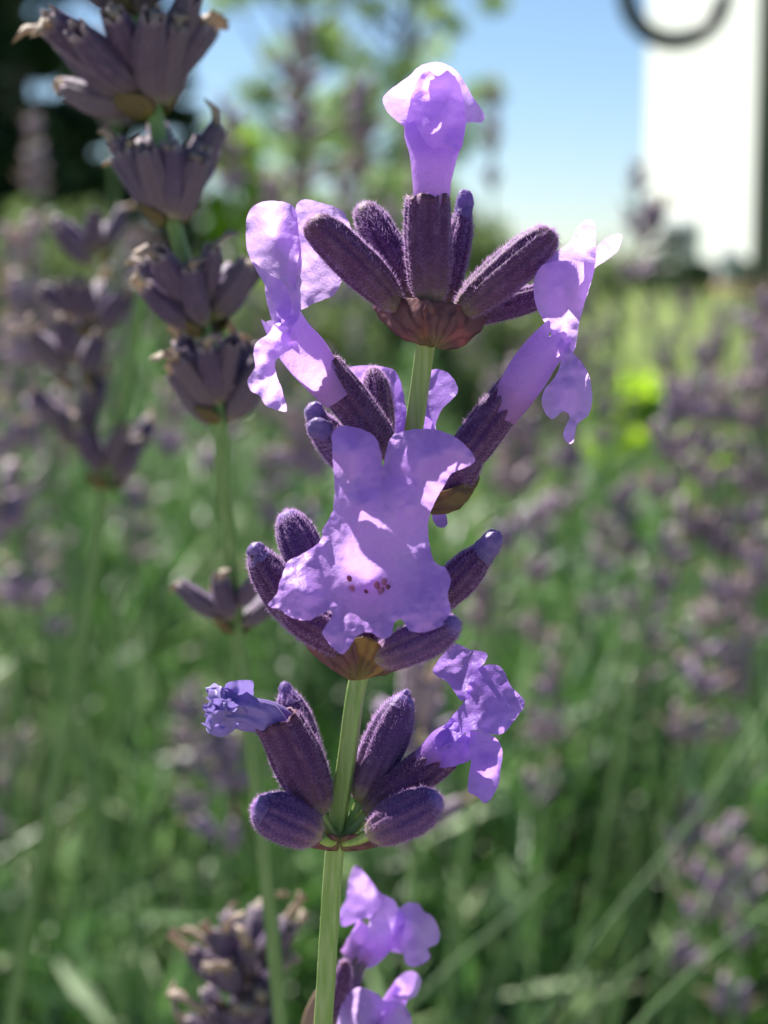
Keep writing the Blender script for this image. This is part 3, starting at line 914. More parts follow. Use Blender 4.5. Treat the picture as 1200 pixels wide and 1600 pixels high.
def make_stem(parent, root, path, r, mat, hairs=0, m=8, taper=None, name='stem'):
    """path of (px, py, o) from low to high; continued down to the ground under the thing's base"""
    pts = [at(*p) for p in path]
    foot = Vector(root); foot.z = -0.02
    mid = (pts[0] + foot) / 2; mid = mid + Vector(((pts[0].x - foot.x) * 0.12, (pts[0].y - foot.y) * 0.12, 0))
    up = catmull(pts, m)
    t1 = (pts[1] - pts[0]).normalized() * (pts[0] - foot).length * 0.8
    t0 = Vector((0, 0, 1)) * (pts[0] - foot).length
    low = []
    for i in range(2 * m):
        t = 1 - (1 - i / (2 * m)) ** 1.6
        low.append(foot * (2 * t ** 3 - 3 * t * t + 1) + t0 * (t ** 3 - 2 * t * t + t) + pts[0] * (-2 * t ** 3 + 3 * t * t) + t1 * (t ** 3 - t * t))
    full = low + up
    rr = [r / MM_PX * MM] * len(full)
    if taper: rr = [q * (1 + (taper - 1) * i / (len(full) - 1)) for i, q in enumerate(rr)]
    full = [p - Vector(root) for p in full]
    V, F = stem_geometry(full, rr)
    s = link(name, mesh_py(name, V, F), mat, parent)
    if hairs:
        lo = 2 * m
        seg = 28
        F2 = [f for f in F[:-2] if min(f) >= lo * seg]
        link('hairs', hair_mesh('hairs', V, F2, hairs, 0.04 * MM, 0.12 * MM, 0.006 * MM, 5, 0.2), M_HAIR_STEM, s)
    return s

def pedicel(parent, root, a, b, r, mat):
    pts = catmull([at(*a) - root, (at(*a) + at(*b)) / 2 - root + Vector((0, 0, -0.0001)), at(*b) - root], 5)
    V, F = stem_geometry(pts, [r / MM_PX * MM] * len(pts), 12)
    return link('pedicel', mesh_py('pedicel', V, F), mat, parent)

# ------------------------------------------------------------------ the flower in focus
def make_main():
    b = at(470, 1600, 0.5); root = Vector((b.x - 0.02, b.y + 0.03, 0.03))
    T = thing('lavender_stalk', root, 'lavender stalk in full lilac bloom with fuzzy purple calyces on a green stem', 'lavender')
    make_stem(T, root, [(490, 1780, 1.5), (505, 1600, 1.0), (523, 1330, 0.6), (543, 1180, 0.3), (560, 1060, 0.2), (598, 900, 1.5), (636, 730, 1.5), (651, 640, 0.8), (664, 545, 0.2), (671, 500, 0.0)], 14.5, M_STEM, 9000)
    cx = lambda *a, **k: calyx(T, root, *a, **k)
    # top whorl
    cx((622, 480, -0.8), (482, 342, -3.6), 78, 'square', seed=1, bend=0.06)
    cx((652, 474, 1.4), (566, 320, 3.6), 72, 'square', seed=2)
    cx((672, 478, -2.0), (668, 308, -2.6), 86, 'open', seed=3, hairs=2600)
    cx((697, 476, 1.8), (727, 322, 2.8), 50, 'bud', seed=4, nub=(13, 34, 0.3))
    cx((716, 490, -0.6), (866, 362, -1.6), 78, 'square', seed=5, hairs=3000, hair=(0.1, 0.42))
    cx((724, 496, 1.4), (846, 462, 2.0), 52, 'open', seed=6)
    build('bract', [sheet([(584, 482), (595, 471), (617, 466), (645, 466), (672, 470), (684, 500), (682, 538), (664, 540), (648, 536), (624, 526), (602, 507)],
                          [(586, 482, 1.4), (620, 470, -1.0), (665, 472, -3.6), (624, 522, -0.6), (650, 505, -3.2), (675, 535, -1.0)], 21, 4, 0.16, 0, 2.0, fan=(672, 545))], M_BRACT, T, root, 0.08)
    build('bract', [sheet([(664, 478), (690, 472), (712, 476), (740, 482), (758, 489), (758, 504), (745, 522), (723, 540), (701, 546), (680, 542), (668, 520)],
                          [(670, 480, -3.8), (715, 478, -1.8), (757, 494, 1.0), (705, 544, -0.8), (700, 510, -3.0), (735, 520, -0.6)], 22, 4, 0.16, 0, 2.0, fan=(676, 548))], M_BRACT, T, root, 0.08)
    # top corolla: funnel, hood behind, folded lip in front
    build('corolla', [
        tube([(672, 345, -2.5, 25), (674, 308, -2.5, 29), (675, 280, -2.3, 31), (677, 250, -2.0, 37), (679, 222, -1.6, 44), (680, 196, -1.3, 47)], seed=1, lobe=(0.0, 0.9), flute=8),
        sheet([(598, 158), (603, 146), (618, 134), (640, 118), (655, 104), (680, 97), (705, 104), (722, 122), (738, 150), (757, 178), (754, 191), (738, 191), (726, 196), (716, 222), (680, 232), (644, 222), (634, 200), (622, 191), (605, 174)],
              [(600, 155, -2.6), (625, 150, -0.9), (680, 99, -2.8), (680, 140, 0.3), (755, 186, -2.2), (730, 165, -0.6), (680, 215, 0.5), (640, 205, -0.8), (720, 205, -0.8), (652, 110, -2.0), (712, 115, -2.0)], 2, ruffle=0.22, curl=-0.35),
        sheet([(640, 165), (646, 140), (656, 120), (668, 110), (684, 119), (700, 110), (714, 124), (724, 156), (727, 195), (720, 232), (700, 246), (660, 246), (641, 230), (634, 200)],
              [(640, 200, -2.2), (726, 195, -2.2), (680, 240, -3.2), (680, 205, -4.0), (660, 120, -3.3), (710, 125, -3.2), (686, 150, -2.9), (640, 165, -2.3), (722, 160, -2.3), (664, 165, -3.5), (704, 165, -3.5)], 3, ruffle=0.3)], M_PETAL, T, root)
    # left corolla, its calyx and the petals above it
    cx((612, 712, -0.6), (507, 574, -2.0), 72, 'open', seed=7, hairs=2600)
    build('corolla', [
        tube([(530, 622, -1.8, 26), (506, 590, -2.0, 31), (480, 558, -2.2, 36), (455, 527, -2.0, 35), (440, 500, -1.8, 30)], seed=2, lobe=(0.1, 0.9), flute=14),
        sheet([(384, 362), (386, 338), (397, 321), (419, 314), (441, 315), (455, 320), (462, 330), (466, 352), (468, 390), (465, 418), (463, 445), (470, 478), (462, 505), (444, 520), (428, 505), (418, 478), (414, 453), (415, 434), (400, 418), (389, 401), (385, 384)],
              [(388, 365, -2.8), (425, 318, -0.4), (466, 360, -1.0), (425, 370, 0.6), (415, 436, -1.8), (445, 430, -0.6), (440, 500, -3.2), (466, 470, -2.0), (418, 478, -3.0), (400, 330, -1.4)], 5, ruffle=0.28, curl=-0.3),
        sheet([(389, 400), (402, 414), (420, 428), (440, 440), (452, 462), (456, 484), (448, 498), (436, 508), (430, 480), (418, 452), (404, 428)],
              [(389, 402, -2.7), (420, 430, -2.9), (440, 442, -2.6), (440, 500, -3.6), (452, 470, -2.9), (428, 470, -3.5)], 6, ruffle=0.2),
        sheet([(461, 330), (466, 316), (477, 311), (499, 316), (518, 321), (535, 329), (543, 342), (549, 362), (547, 395), (536, 434), (523, 460), (507, 468), (488, 475), (477, 482), (466, 480), (460, 445), (465, 412), (467, 387), (463, 349)],
              [(464, 340, -0.6), (467, 390, -0.9), (462, 450, -1.2), (500, 318, 1.6), (545, 370, 2.6), (520, 458, 1.0), (500, 400, 1.0), (478, 480, -0.8)], 7, ruffle=0.25, curl=-0.25),
        sheet([(440, 505), (428, 507), (419, 522), (403, 533), (396, 549), (398, 574), (387, 593), (392, 610), (404, 617), (417, 635), (432, 640), (446, 644), (448, 636), (440, 607), (432, 585), (431, 565), (444, 552), (462, 540), (460, 520)],
              [(450, 520, -3.4), (405, 535, -3.0), (398, 570, -2.2), (390, 605, -3.4), (430, 580, -3.4), (443, 640, -2.0), (415, 600, -2.4), (432, 545, -3.6)], 8, ruffle=0.38, curl=-0.2)], M_PETAL, T, root)
    # right corolla
    cx((690, 760, -1.2), (802, 612, -1.4), 74, 'open', seed=8, hairs=2800, hair=(0.08, 0.4))
    build('corolla', [
        tube([(782, 650, -1.4, 26), (802, 618, -1.5, 31), (826, 580, -1.6, 33), (850, 548, -1.5, 31), (868, 524, -1.4, 27)], seed=3, lobe=(0.0, 0.8), flute=12),
        sheet([(847, 415), (835, 436), (834, 460), (841, 487), (856, 511), (866, 532), (886, 552), (898, 546), (904, 511), (913, 475), (925, 436), (929, 418), (924, 412), (900, 408), (872, 408)],
              [(836, 450, -2.2), (850, 418, -2.6), (925, 420, -1.6), (880, 412, -3.4), (880, 460, -3.6), (892, 545, -2.0), (912, 480, -1.0), (858, 515, -1.4)], 9, ruffle=0.25, curl=0.3),
        sheet([(847, 414), (868, 394), (889, 379), (898, 364), (907, 349), (921, 343), (930, 352), (931, 385), (929, 418), (914, 470), (900, 480), (870, 450)],
              [(848, 412, -1.8), (890, 380, -0.8), (920, 346, -1.4), (930, 385, 0.2), (928, 415, -0.4), (910, 465, 0.2), (890, 410, -0.4), (908, 375, -1.7)], 10, ruffle=0.3, curl=-0.2),
        sheet([(922, 402), (935, 382), (955, 368), (972, 367), (966, 391), (947, 407), (929, 420), (920, 440), (914, 425)],
              [(924, 405, 0.6), (955, 370, 1.6), (970, 370, 2.4), (947, 405, 2.2), (920, 430, 0.8), (946, 388, 1.3)], 11, ruffle=0.2),
        sheet([(862, 520), (871, 518), (889, 544), (910, 568), (923, 595), (925, 625), (919, 649), (901, 664), (896, 691), (886, 691), (880, 676), (890, 652), (880, 643), (862, 655), (847, 634), (850, 610), (866, 590), (876, 562)],
              [(870, 525, -2.2), (900, 570, -3.0), (924, 610, -1.0), (855, 630, -1.6), (885, 610, -3.4), (890, 690, -2.0), (865, 650, -2.6), (903, 655, -2.6), (862, 600, -2.4)], 12, ruffle=0.42, curl=0.3)], M_PETAL, T, root)
    # buds of the second whorl
    cx((600, 690, 1.4), (582, 574, 1.8), 56, 'bud', seed=9, hairs=2400)
    cx((560, 745, 0.2), (488, 646, -0.6), 62, 'bud', M_CALYX_BLUE, seed=10, nub=(15, 22, -0.4))
    cx((575, 735, -0.6), (505, 672, -1.2), 44, 'bud', M_CALYX_BLUE, seed=11, nub=(17, 26, 0.2))
    cx((676, 790, -0.8), (746, 690, -1.4), 74, 'bud', M_CALYX, seed=12, nub=(18, 34, 0.2))
    build('bract', [sheet([(672, 800), (682, 773), (707, 762), (730, 750), (748, 742), (745, 758), (738, 770), (723, 790), (700, 801), (684, 804)],
                          [(675, 798, -1.4), (746, 745, -0.8), (705, 770, -2.8), (715, 792, -2.0), (690, 800, -2.0)], 23, 4, 0.1, 0, 2.0, fan=(640, 800))], M_BRACT_GOLD, T, root, 0.08)
    # corolla on the far side of the stem
    build('corolla', [
        sheet([(544, 590), (546, 575), (568, 571), (598, 573), (618, 580), (628, 604), (633, 630), (640, 660), (650, 690), (620, 710), (590, 690), (562, 650)],
              [(546, 580, 4.0), (595, 575, 6.0), (630, 610, 4.2), (590, 630, 5.4), (630, 700, 3.4), (560, 650, 4.4)], 13, ruffle=0.3, curl=-0.3),
        sheet([(640, 640), (645, 612), (659, 588), (678, 577), (695, 580), (707, 590), (716, 610), (704, 626), (690, 640), (682, 660), (676, 690), (640, 700)],
              [(642, 640, 3.8), (660, 590, 5.8), (692, 580, 5.0), (714, 608, 3.0), (690, 640, 3.6), (660, 640, 4.6), (670, 690, 3.4)], 14, ruffle=0.25, curl=-0.3),
        tube([(640, 790, 2.2, 24), (638, 745, 2.6, 28), (636, 700, 3.4, 34), (640, 660, 4.2, 38)], seed=9, lobe=(0, 0.9)),
        sheet([(676, 800), (690, 794), (698, 806), (699, 820), (688, 825), (678, 816)], [(676, 800, 1.5), (698, 806, 1.8), (690, 822, 1.2), (685, 810, 1.9)], 15, ruffle=0.1)], M_PETAL_DEEP, T, root)
    # third whorl: the open flower that faces us
    F = build('corolla', [
        sheet([(519, 704), (519, 678), (527, 668), (542, 665), (569, 672), (588, 685), (595, 708), (598, 728), (603, 708), (610, 684), (634, 673), (669, 670), (700, 677), (722, 691), (738, 708), (742, 721), (726, 731), (707, 739), (696, 754), (684, 777), (673, 800), (669, 831), (673, 858), (679, 877), (696, 888), (705, 907), (700, 927), (704, 950), (700, 971), (677, 984), (657, 988), (638, 984), (627, 968), (616, 974), (611, 992), (596, 998), (577, 988), (558, 994), (544, 1015), (531, 1021), (512, 1003), (504, 988), (517, 966), (516, 953), (500, 961), (481, 969), (454, 965), (439, 953), (420, 946), (431, 930), (439, 904), (450, 877), (473, 865), (500, 846), (504, 827), (517, 804), (523, 773), (521, 735)],
              [(545, 667, -3.4), (550, 702, -5.7), (520, 700, -4.0), (521, 740, -3.4), (592, 700, -3.4), (598, 735, -3.6), (605, 705, -3.2), (668, 671, -4.0), (665, 715, -5.8), (740, 718, -4.6), (690, 748, -4.2), (600, 785, -4.5), (560, 790, -5.5), (645, 790, -5.4), (519, 800, -3.0), (674, 815, -3.0), (590, 845, -4.0),
               (575, 874, -2.9), (575, 908, -1.5), (540, 902, -3.0), (612, 908, -3.0), (576, 940, -3.7), (505, 840, -3.0), (675, 870, -3.2), (450, 885, -4.0), (424, 944, -5.0), (475, 967, -5.4), (478, 922, -5.8), (540, 962, -5.6), (530, 1018, -6.4), (577, 985, -6.0), (660, 985, -6.2), (655, 940, -5.9), (703, 910, -4.4), (702, 965, -5.2), (597, 995, -6.0)], 16, 4.0, 0.30, 0.0, 1.4, throat=(574, 900, 95)),
        tube([(585, 925, 3.0, 20), (582, 918, 1.6, 21), (578, 910, 0.4, 22), (576, 906, -0.4, 24)], seed=4, lobe=(0.0, 0.5))], M_PETAL_FACE, T, root)
    rnd = random.Random(3)
    for (px, py, o, r) in ((546, 904, -3.0, 4), (550, 920, -3.1, 4.5), (589, 914, -2.6, 5), (600, 909, -2.9, 4.5), (596, 923, -3.0, 5), (606, 917, -3.2, 3.5), (572, 924, -2.6, 3)):
        V, Fc = [], []
        rr = r / MM_PX * MM
        for i in range(7):
            t = math.pi * i / 6
            for k in range(12):
                a = 2 * math.pi * k / 12
                w = 1 + 0.25 * noise.noise(Vector((math.cos(a) * 2 + px, math.sin(a) * 2, i)))
                V.append(Vector((rr * w * math.sin(t) * math.cos(a), rr * w * math.sin(t) * math.sin(a), rr * 1.35 * math.cos(t))))
        for i in range(6):
            for k in range(12):
                a, b2 = i * 12 + k, i * 12 + (k + 1) % 12
                Fc.append((a, b2, b2 + 12, a + 12))
        dark = r < 4.5
        link('anther', mesh_py('anther', V, Fc), M_ANTHER if dark else M_ANTHER_PALE, F, Matrix.Translation(at(px, py, o) - root - F.location) @ Matrix.Rotation(rnd.uniform(-0.8, 0.8), 4, 'Y'))
    cx((500, 925, 0.8), (446, 798, 1.0), 76, 'bud', M_CALYX_BLUE, seed=13, hairs=2800, hair=(0.08, 0.32))
    cx((478, 985, -0.8), (396, 858, -1.6), 71, 'bud', M_CALYX, seed=14, hairs=2600, nub=(13, 20, -0.2), hair=(0.08, 0.42))
    cx((560, 1015, -2.0), (438, 950, -3.6), 69, 'bud', M_CALYX, seed=15, hairs=2400, hair=(0.08, 0.42))
    cx((668, 955, 0.6), (762, 856, 0.2), 69, 'bud', M_CALYX, seed=16, hairs=2600, nub=(16, 34, 0.2), hair=(0.08, 0.36))
    cx((588, 1028, -3.0), (718, 972, -5.2), 71, 'bud', M_CALYX_BLUE, seed=17, hairs=2600, bend=0.10)
    cx((575, 1035, 0.8), (580, 930, 1.2), 66, 'open', seed=18, hairs=600)
    build('bract', [sheet([(474, 997), (496, 996), (520, 1003), (538, 1012), (551, 1000), (560, 1030), (556, 1060), (538, 1058), (510, 1040), (486, 1018)],
                          [(476, 998, -0.6), (520, 1003, -2.6), (550, 1005, -4.8), (550, 1058, -1.0), (510, 1038, -0.8), (535, 1035, -3.2)], 24, 4, 0.12, 0, 2.0, fan=(560, 1068))], M_BRACT, T, root, 0.08)
    build('bract', [sheet([(549, 1002), (575, 996), (600, 1012), (625, 1028), (641, 1036), (630, 1044), (602, 1054), (575, 1059), (552, 1061), (546, 1040)],
                          [(550, 1003, -4.8), (600, 1010, -3.6), (640, 1037, -1.0), (600, 1052, -0.8), (555, 1060, -1.0), (585, 1035, -3.2)], 25, 4, 0.12, 0, 2.0, fan=(562, 1064))], M_BRACT_GOLD, T, root, 0.08)
    # fourth whorl
    cx((500, 1272, -0.6), (432, 1124, -1.6), 92, 'open', M_CALYX, seed=19, hairs=2600, bend=0.08)
    cx((496, 1240, 1.6), (446, 1076, 2.0), 68, 'bud', M_CALYX_BLUE, seed=20, nub=(10, 24, 0.0))
    cx((500, 1304, -1.6), (396, 1258, -2.8), 87, 'bud', M_CALYX_BLUE, seed=21, hairs=2800, hair=(0.08, 0.40), nub=(16, 10, -0.2))
    cx((562, 1252, 1.0), (636, 1084, 1.6), 82, 'bud', M_CALYX_BLUE, seed=22, nub=(9, 22, 0.2))
    cx((572, 1272, 0.2), (694, 1178, 0.0), 75, 'open', M_CALYX, seed=23)
    cx((576, 1304, -1.6), (690, 1246, -2.6), 84, 'bud', M_CALYX_BLUE, seed=24, nub=(15, 10, 0.2))
    for a, b2 in (((526, 1312, 0), (500, 1270, -0.6)), ((524, 1314, -0.4), (503, 1309, -1.6)), ((524, 1305, 0.6), (497, 1242, 1.6)), ((538, 1308, 0.4), (562, 1252, 1.0)), ((538, 1310, 0), (573, 1271, 0.2)), ((538, 1316, -0.5), (577, 1304, -1.6))):
        pedicel(T, root, a, b2, 8, M_STEM)
    build('bract', [sheet([(528, 1328), (508, 1328), (492, 1325), (480, 1319), (490, 1308), (512, 1304), (528, 1308)], [(526, 1320, -0.6), (470, 1318, 0.4), (500, 1328, -0.6), (500, 1308, -1.4)], 26, 4, 0.1, 0, 0.5, fan=(532, 1322))], M_BRACT, T, root, 0.08)
    build('bract', [sheet([(534, 1328), (554, 1329), (576, 1326), (596, 1318), (578, 1306), (556, 1304), (534, 1308)], [(536, 1320, -0.6), (608, 1318, 0.6), (570, 1329, -0.6), (570, 1308, -1.2)], 27, 4, 0.1, 0, 0.5, fan=(530, 1322))], M_BRACT, T, root, 0.08)
    # withered corolla
    build('withered_corolla', [
        tube([(448, 1150, -1.6, 22), (425, 1128, -1.6, 26), (395, 1116, -1.7, 27), (362, 1110, -1.7, 29), (334, 1106, -1.6, 26)], seed=5, seg=48, wrinkle=0.22, folds=8, lobe=(0.2, 1), flute=16),
        sheet([(352, 1070), (372, 1063), (394, 1064), (396, 1082), (390, 1096), (372, 1092), (356, 1084)], [(354, 1076, -1.4), (394, 1066, -2.2), (390, 1094, -1.0), (372, 1080, -2.6)], 31, 3.5, ruffle=0.7, jag=1.6),
        sheet([(326, 1078), (334, 1068), (352, 1076), (372, 1092), (366, 1112), (346, 1108), (330, 1098)], [(328, 1080, -2.4), (350, 1078, -2.0), (368, 1100, -2.8), (345, 1100, -3.4)], 32, 3.5, ruffle=0.9, jag=1.8),
        sheet([(330, 1092), (350, 1094), (378, 1104), (384, 1118), (362, 1122), (340, 1116), (324, 1108)], [(328, 1100, -3.0), (352, 1096, -3.6), (380, 1112, -2.8), (350, 1114, -3.2)], 38, 3.5, ruffle=0.8, jag=1.6),
        sheet([(322, 1142), (324, 1122), (336, 1110), (358, 1114), (370, 1132), (358, 1148), (338, 1150)], [(324, 1135, -2.2), (356, 1116, -3.2), (366, 1134, -2.6), (345, 1148, -2.0), (345, 1130, -3.4)], 33, 3.5, ruffle=0.9, jag=1.8)], M_WITHER, T, root)
    # corolla of the fourth whorl
    build('corolla', [
        tube([(662, 1196, 0.0, 24), (682, 1180, -0.1, 29), (704, 1164, -0.3, 32), (726, 1150, -0.4, 30)], seed=6, lobe=(0.1, 0.9), flute=8),
        sheet([(676, 1050), (692, 1022), (711, 1006), (734, 1015), (760, 1020), (757, 1036), (741, 1052), (737, 1082), (722, 1096), (711, 1082), (697, 1064)],
              [(678, 1050, 0.2), (711, 1008, 1.6), (758, 1024, 0.6), (735, 1080, -0.4), (715, 1050, 1.0)], 34, ruffle=0.28, curl=-0.2),
        sheet([(734, 1058), (748, 1044), (767, 1038), (785, 1045), (799, 1073), (820, 1097), (804, 1125), (781, 1148), (743, 1140), (720, 1150), (694, 1176), (678, 1165), (686, 1145), (706, 1120), (727, 1092)],
              [(738, 1060, -0.2), (768, 1040, 1.0), (818, 1097, 0.4), (782, 1146, -2.0), (765, 1090, -1.2), (720, 1148, -1.8), (682, 1160, -1.0), (715, 1110, -0.6)], 35, ruffle=0.28, curl=-0.2),
        sheet([(727, 1148), (748, 1141), (771, 1150), (785, 1171), (783, 1200), (778, 1227), (767, 1248), (757, 1255), (745, 1244), (732, 1237), (732, 1213), (736, 1185)],
              [(730, 1150, -1.6), (770, 1150, -2.4), (784, 1180, -1.2), (758, 1250, -0.6), (734, 1220, -0.6), (760, 1195, -2.6)], 36, ruffle=0.25, curl=0.25),
        sheet([(690, 1168), (712, 1160), (732, 1165), (736, 1186), (718, 1194), (692, 1200), (680, 1192)],
              [(685, 1180, -1.2), (712, 1162, -2.0), (734, 1180, -1.6), (700, 1198, -1.2), (710, 1182, -2.0)], 37, ruffle=0.2)], M_PETAL_DEEP, T, root)
    return T
make_main()

# ------------------------------------------------------------------ second flowering stalk, a little behind
def make_second():
    b = at(478, 1620, 24); root = Vector((b.x - 0.01, b.y + 0.03, 0.03))
    T = thing('lavender_stalk', root, 'short lavender stalk with a few lilac flowers behind the tall blooming one', 'lavender')
    make_stem(T, root, [(470, 1760, 24), (480, 1620, 24), (500, 1560, 24), (530, 1530, 24)], 15, M_STEM_BROWN)
    O = 22
    calyx(T, root, (525, 1580, O), (566, 1470, O), 56, 'open', M_SPENT, seed=61, hairs=1200)
    calyx(T, root, (520, 1600, O - 2), (540, 1500, O - 3), 44, 'bud', M_CALYX, seed=62, hairs=1000)
    calyx(T, root, (560, 1680, O), (590, 1585, O), 56, 'open', M_CALYX, seed=63, hairs=800)
    build('corolla', [
        sheet([(541, 1404), (545, 1374), (556, 1352), (574, 1369), (595, 1395), (617, 1408), (628, 1443), (613, 1482), (587, 1508), (569, 1512), (561, 1491), (574, 1460), (576, 1434), (552, 1443), (535, 1447), (530, 1426)],
              [(532, 1430, O), (556, 1355, O + 2), (600, 1400, O - 1), (625, 1445, O), (570, 1508, O), (580, 1420, O - 2), (595, 1460, O - 2)], 41, ruffle=0.3),
        sheet([(620, 1428), (634, 1412), (652, 1411), (662, 1424), (676, 1432), (687, 1458), (684, 1474), (668, 1482), (672, 1497), (648, 1511), (634, 1504), (630, 1490), (616, 1470)],
              [(622, 1440, O - 1), (650, 1412, O + 1), (684, 1465, O - 2), (640, 1508, O - 1), (650, 1460, O - 0.5)], 42, ruffle=0.3),
        tube([(550, 1500, O, 22), (565, 1480, O, 26), (585, 1455, O, 30)], seed=7),
        tube([(575, 1470, O, 20), (600, 1462, O, 22), (630, 1464, O, 26)], seed=8)], M_PETAL, T, root)
    build('corolla', [
        sheet([(530, 1582), (540, 1556), (561, 1543), (587, 1551), (602, 1564), (621, 1562), (637, 1578), (644, 1603), (632, 1640), (590, 1660), (540, 1650), (526, 1620)],
              [(530, 1590, O - 4), (560, 1546, O - 2), (602, 1566, O - 1), (640, 1600, O - 3), (590, 1655, O - 4), (585, 1610, O - 1)], 43, ruffle=0.35),
        sheet([(617, 1560), (613, 1542), (625, 1524), (643, 1517), (658, 1530), (650, 1556), (634, 1562)],
              [(616, 1556, O - 1), (640, 1520, O + 1), (656, 1535, O - 1), (634, 1540, O + 1)], 44, ruffle=0.2),
        tube([(590, 1620, O, 20), (604, 1592, O, 22), (618, 1562, O, 18), (628, 1546, O, 16)], seed=11)], M_PETAL, T, root)
make_second()

# ------------------------------------------------------------------ spent spikes close behind
DRY = [1.0]
def spent_calyx_at(parent, root, base, tip, wid, seed, dry=True, hairs=500):
    """base, tip as world points"""
    rnd = random.Random(seed)
    L = (tip - base).length
    V, F, rad, ts = calyx_geometry(L, wid / 2, 'spent', rnd, ribs=8, seg=40, rows=14, bend=rnd.uniform(-0.25, 0.25))
    x, y, z = frame(tip - base)
    M = Matrix((x, y, z)).transposed().to_4x4(); M.translation = base - root
    c = link('calyx', mesh_py('calyx', V, F), M_SPENT, parent, M)
    if hairs:
        link('hairs', hair_mesh('hairs', V, F[:-2], hairs, 0.06 * MM, 0.25 * MM, 0.010 * MM, seed + 900), M_HAIR, c)
    if dry:
        PV, PF = [], []
        seg = 9; n = 9
        bx, by = rnd.uniform(-1, 1), rnd.uniform(-1, 1)
        ln = L * rnd.uniform(0.25, 0.65) * DRY[0]
        for i in range(n):
            t = i / (n - 1)
            cx_, cy_ = bx * ln * 0.55 * t * t, by * ln * 0.55 * t * t
            for k in range(seg):
                a = 2 * math.pi * k / seg
                r = wid * 0.5 * (0.42 - 0.14 * t + 0.22 * (t > 0.8)) * (1 + 0.35 * math.sin(3 * a + i * 0.5) + 0.3 * noise.noise(Vector((a, t * 4, seed))))
                PV.append(Vector((cx_ + r * math.cos(a), cy_ + r * math.sin(a), L * 0.85 + ln * t - ln * 0.3 * t * t)))
        for i in range(n - 1):
            for k in range(seg):
                a, b = i * seg + k, i * seg + (k + 1) % seg
                PF.append((a, b, b + seg, a + seg))
        PF.append(tuple((n - 1) * seg + k for k in range(seg)))
        link('dry_petal', mesh_py('dry_petal', PV, PF), M_TAN, c)
    return c

def spent_whorl(parent, root, ctr, axis, n, L, wid, spread, seed, hairs=400):
    """ctr world point on the stem; calyces fan up and out"""
    rnd = random.Random(seed)
    x, y, z = frame(axis)
    for i in range(n):
        a = 2 * math.pi * (i + rnd.uniform(-0.25, 0.25)) / n
        sp = R(spread * rnd.uniform(0.55, 1.1))
        out = x * math.cos(a) + y * math.sin(a)
        d = (out * math.sin(sp) + z * math.cos(sp)).normalized()
        b = ctr + out * wid * 0.4 + z * L * rnd.uniform(-0.05, 0.5)
        spent_calyx_at(parent, root, b, b + d * L * rnd.uniform(0.85, 1.15), wid * rnd.uniform(0.85, 1.1), seed * 50 + i, rnd.random() < 0.85, hairs)
    # pair of bracts: cupped blades under the whorl
    for s in (0, math.pi):
        a0 = rnd.uniform(0, 1) + s
        V, F = [], []
        nu, nv = 8, 6
        fan, rd = [], []
        for i in range(nv + 1):
            t = i / nv
            hw = 1.1 * math.sin(math.pi * (0.12 + 0.83 * t)) ** 0.8
            for k in range(nu + 1):
                u = (k / nu - 0.5) * 2
                a = a0 + u * hw
                r = wid * (0.25 + 0.85 * t)
                V.append(ctr - root + (x * math.cos(a) + y * math.sin(a)) * r + z * (L * 0.30 * t * t - L * 0.08))
                fan.append(u * 0.9); rd.append(t)
        for i in range(nv):
            for k in range(nu):
                q = i * (nu + 1) + k
                F.append((q, q + 1, q + nu + 2, q + nu + 1))
        me = mesh_py('bract', V, F)
        for nm, vals in (('fan', fan), ('rad', rd)):
            at_ = me.attributes.new(nm, 'FLOAT', 'POINT'); at_.data.foreach_set('value', np.array(vals, dtype=np.float32))
        ob = link('bract', me, M_BRACT_GREEN, parent)
        sm = ob.modifiers.new('thickness', 'SOLIDIFY'); sm.thickness = 0.1 * MM

def near_spent(label, path, whorls, r, seed, calyx_len, calyx_w, hairs=400, base_shift=(0, 0.02)):
    p = at(*path[0]); root = Vector((p.x + base_shift[0], p.y + base_shift[1], 0.03))
    T = thing('faded_lavender_stalk', root, label, 'lavender')
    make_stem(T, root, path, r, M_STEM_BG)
    for i, (px, py, o, ax, n, sp, sc) in enumerate(whorls):
        axis = (RIGHT * ax[0] + UP * ax[1] + FWD * ax[2]).normalized()
        spent_whorl(T, root, at(px, py, o), axis, n, calyx_len * sc * MM, calyx_w * sc * MM, sp, seed + i * 7, hairs)
    return T

near_spent('tall faded grey purple lavender spike with five whorls beside the blooming one',
           [(392, 1150, 49), (368, 950, 47), (350, 760, 43), (344, 665, 41), (332, 560, 40), (305, 470, 39), (268, 330, 37), (245, 190, 36), (220, 40, 35), (210, -60, 35)],
           [(345, 655, 41, (-0.1, 1, 0), 12, 42, 0.88), (322, 518, 39.5, (-0.15, 1, 0), 12, 52, 0.92), (268, 342, 37, (-0.1, 1, 0), 14, 44, 1.0), (240, 172, 36, (-0.35, 1, 0), 17, 52, 1.15), (205, 20, 35, (-0.2, 1, 0), 11, 45, 1.0),
            (366, 985, 47, (0.05, 1, 0), 6, 62, 0.75)], 12.5 * 1.3, 300, 6.2, 2.5, 900)
near_spent('dark faded lavender spike crossing behind the tall faded one',
           [(60, 1350, 120), (130, 1000, 116), (163, 765, 112), (190, 640, 108), (215, 500, 105), (228, 430, 104)],
           [(165, 760, 112, (0.1, 1, 0), 7, 45, 1.1), (130, 690, 112, (-0.3, 1, 0), 6, 50, 1.0), (120, 600, 110, (-0.2, 1, 0), 7, 55, 1.0), (150, 520, 108, (-0.2, 1, 0), 7, 55, 1.0), (150, 410, 106, (-0.2, 1, 0), 6, 55, 0.9)], 15 * 1.2, 400, 6.0, 2.5, 0)
DRY[0] = 1.7
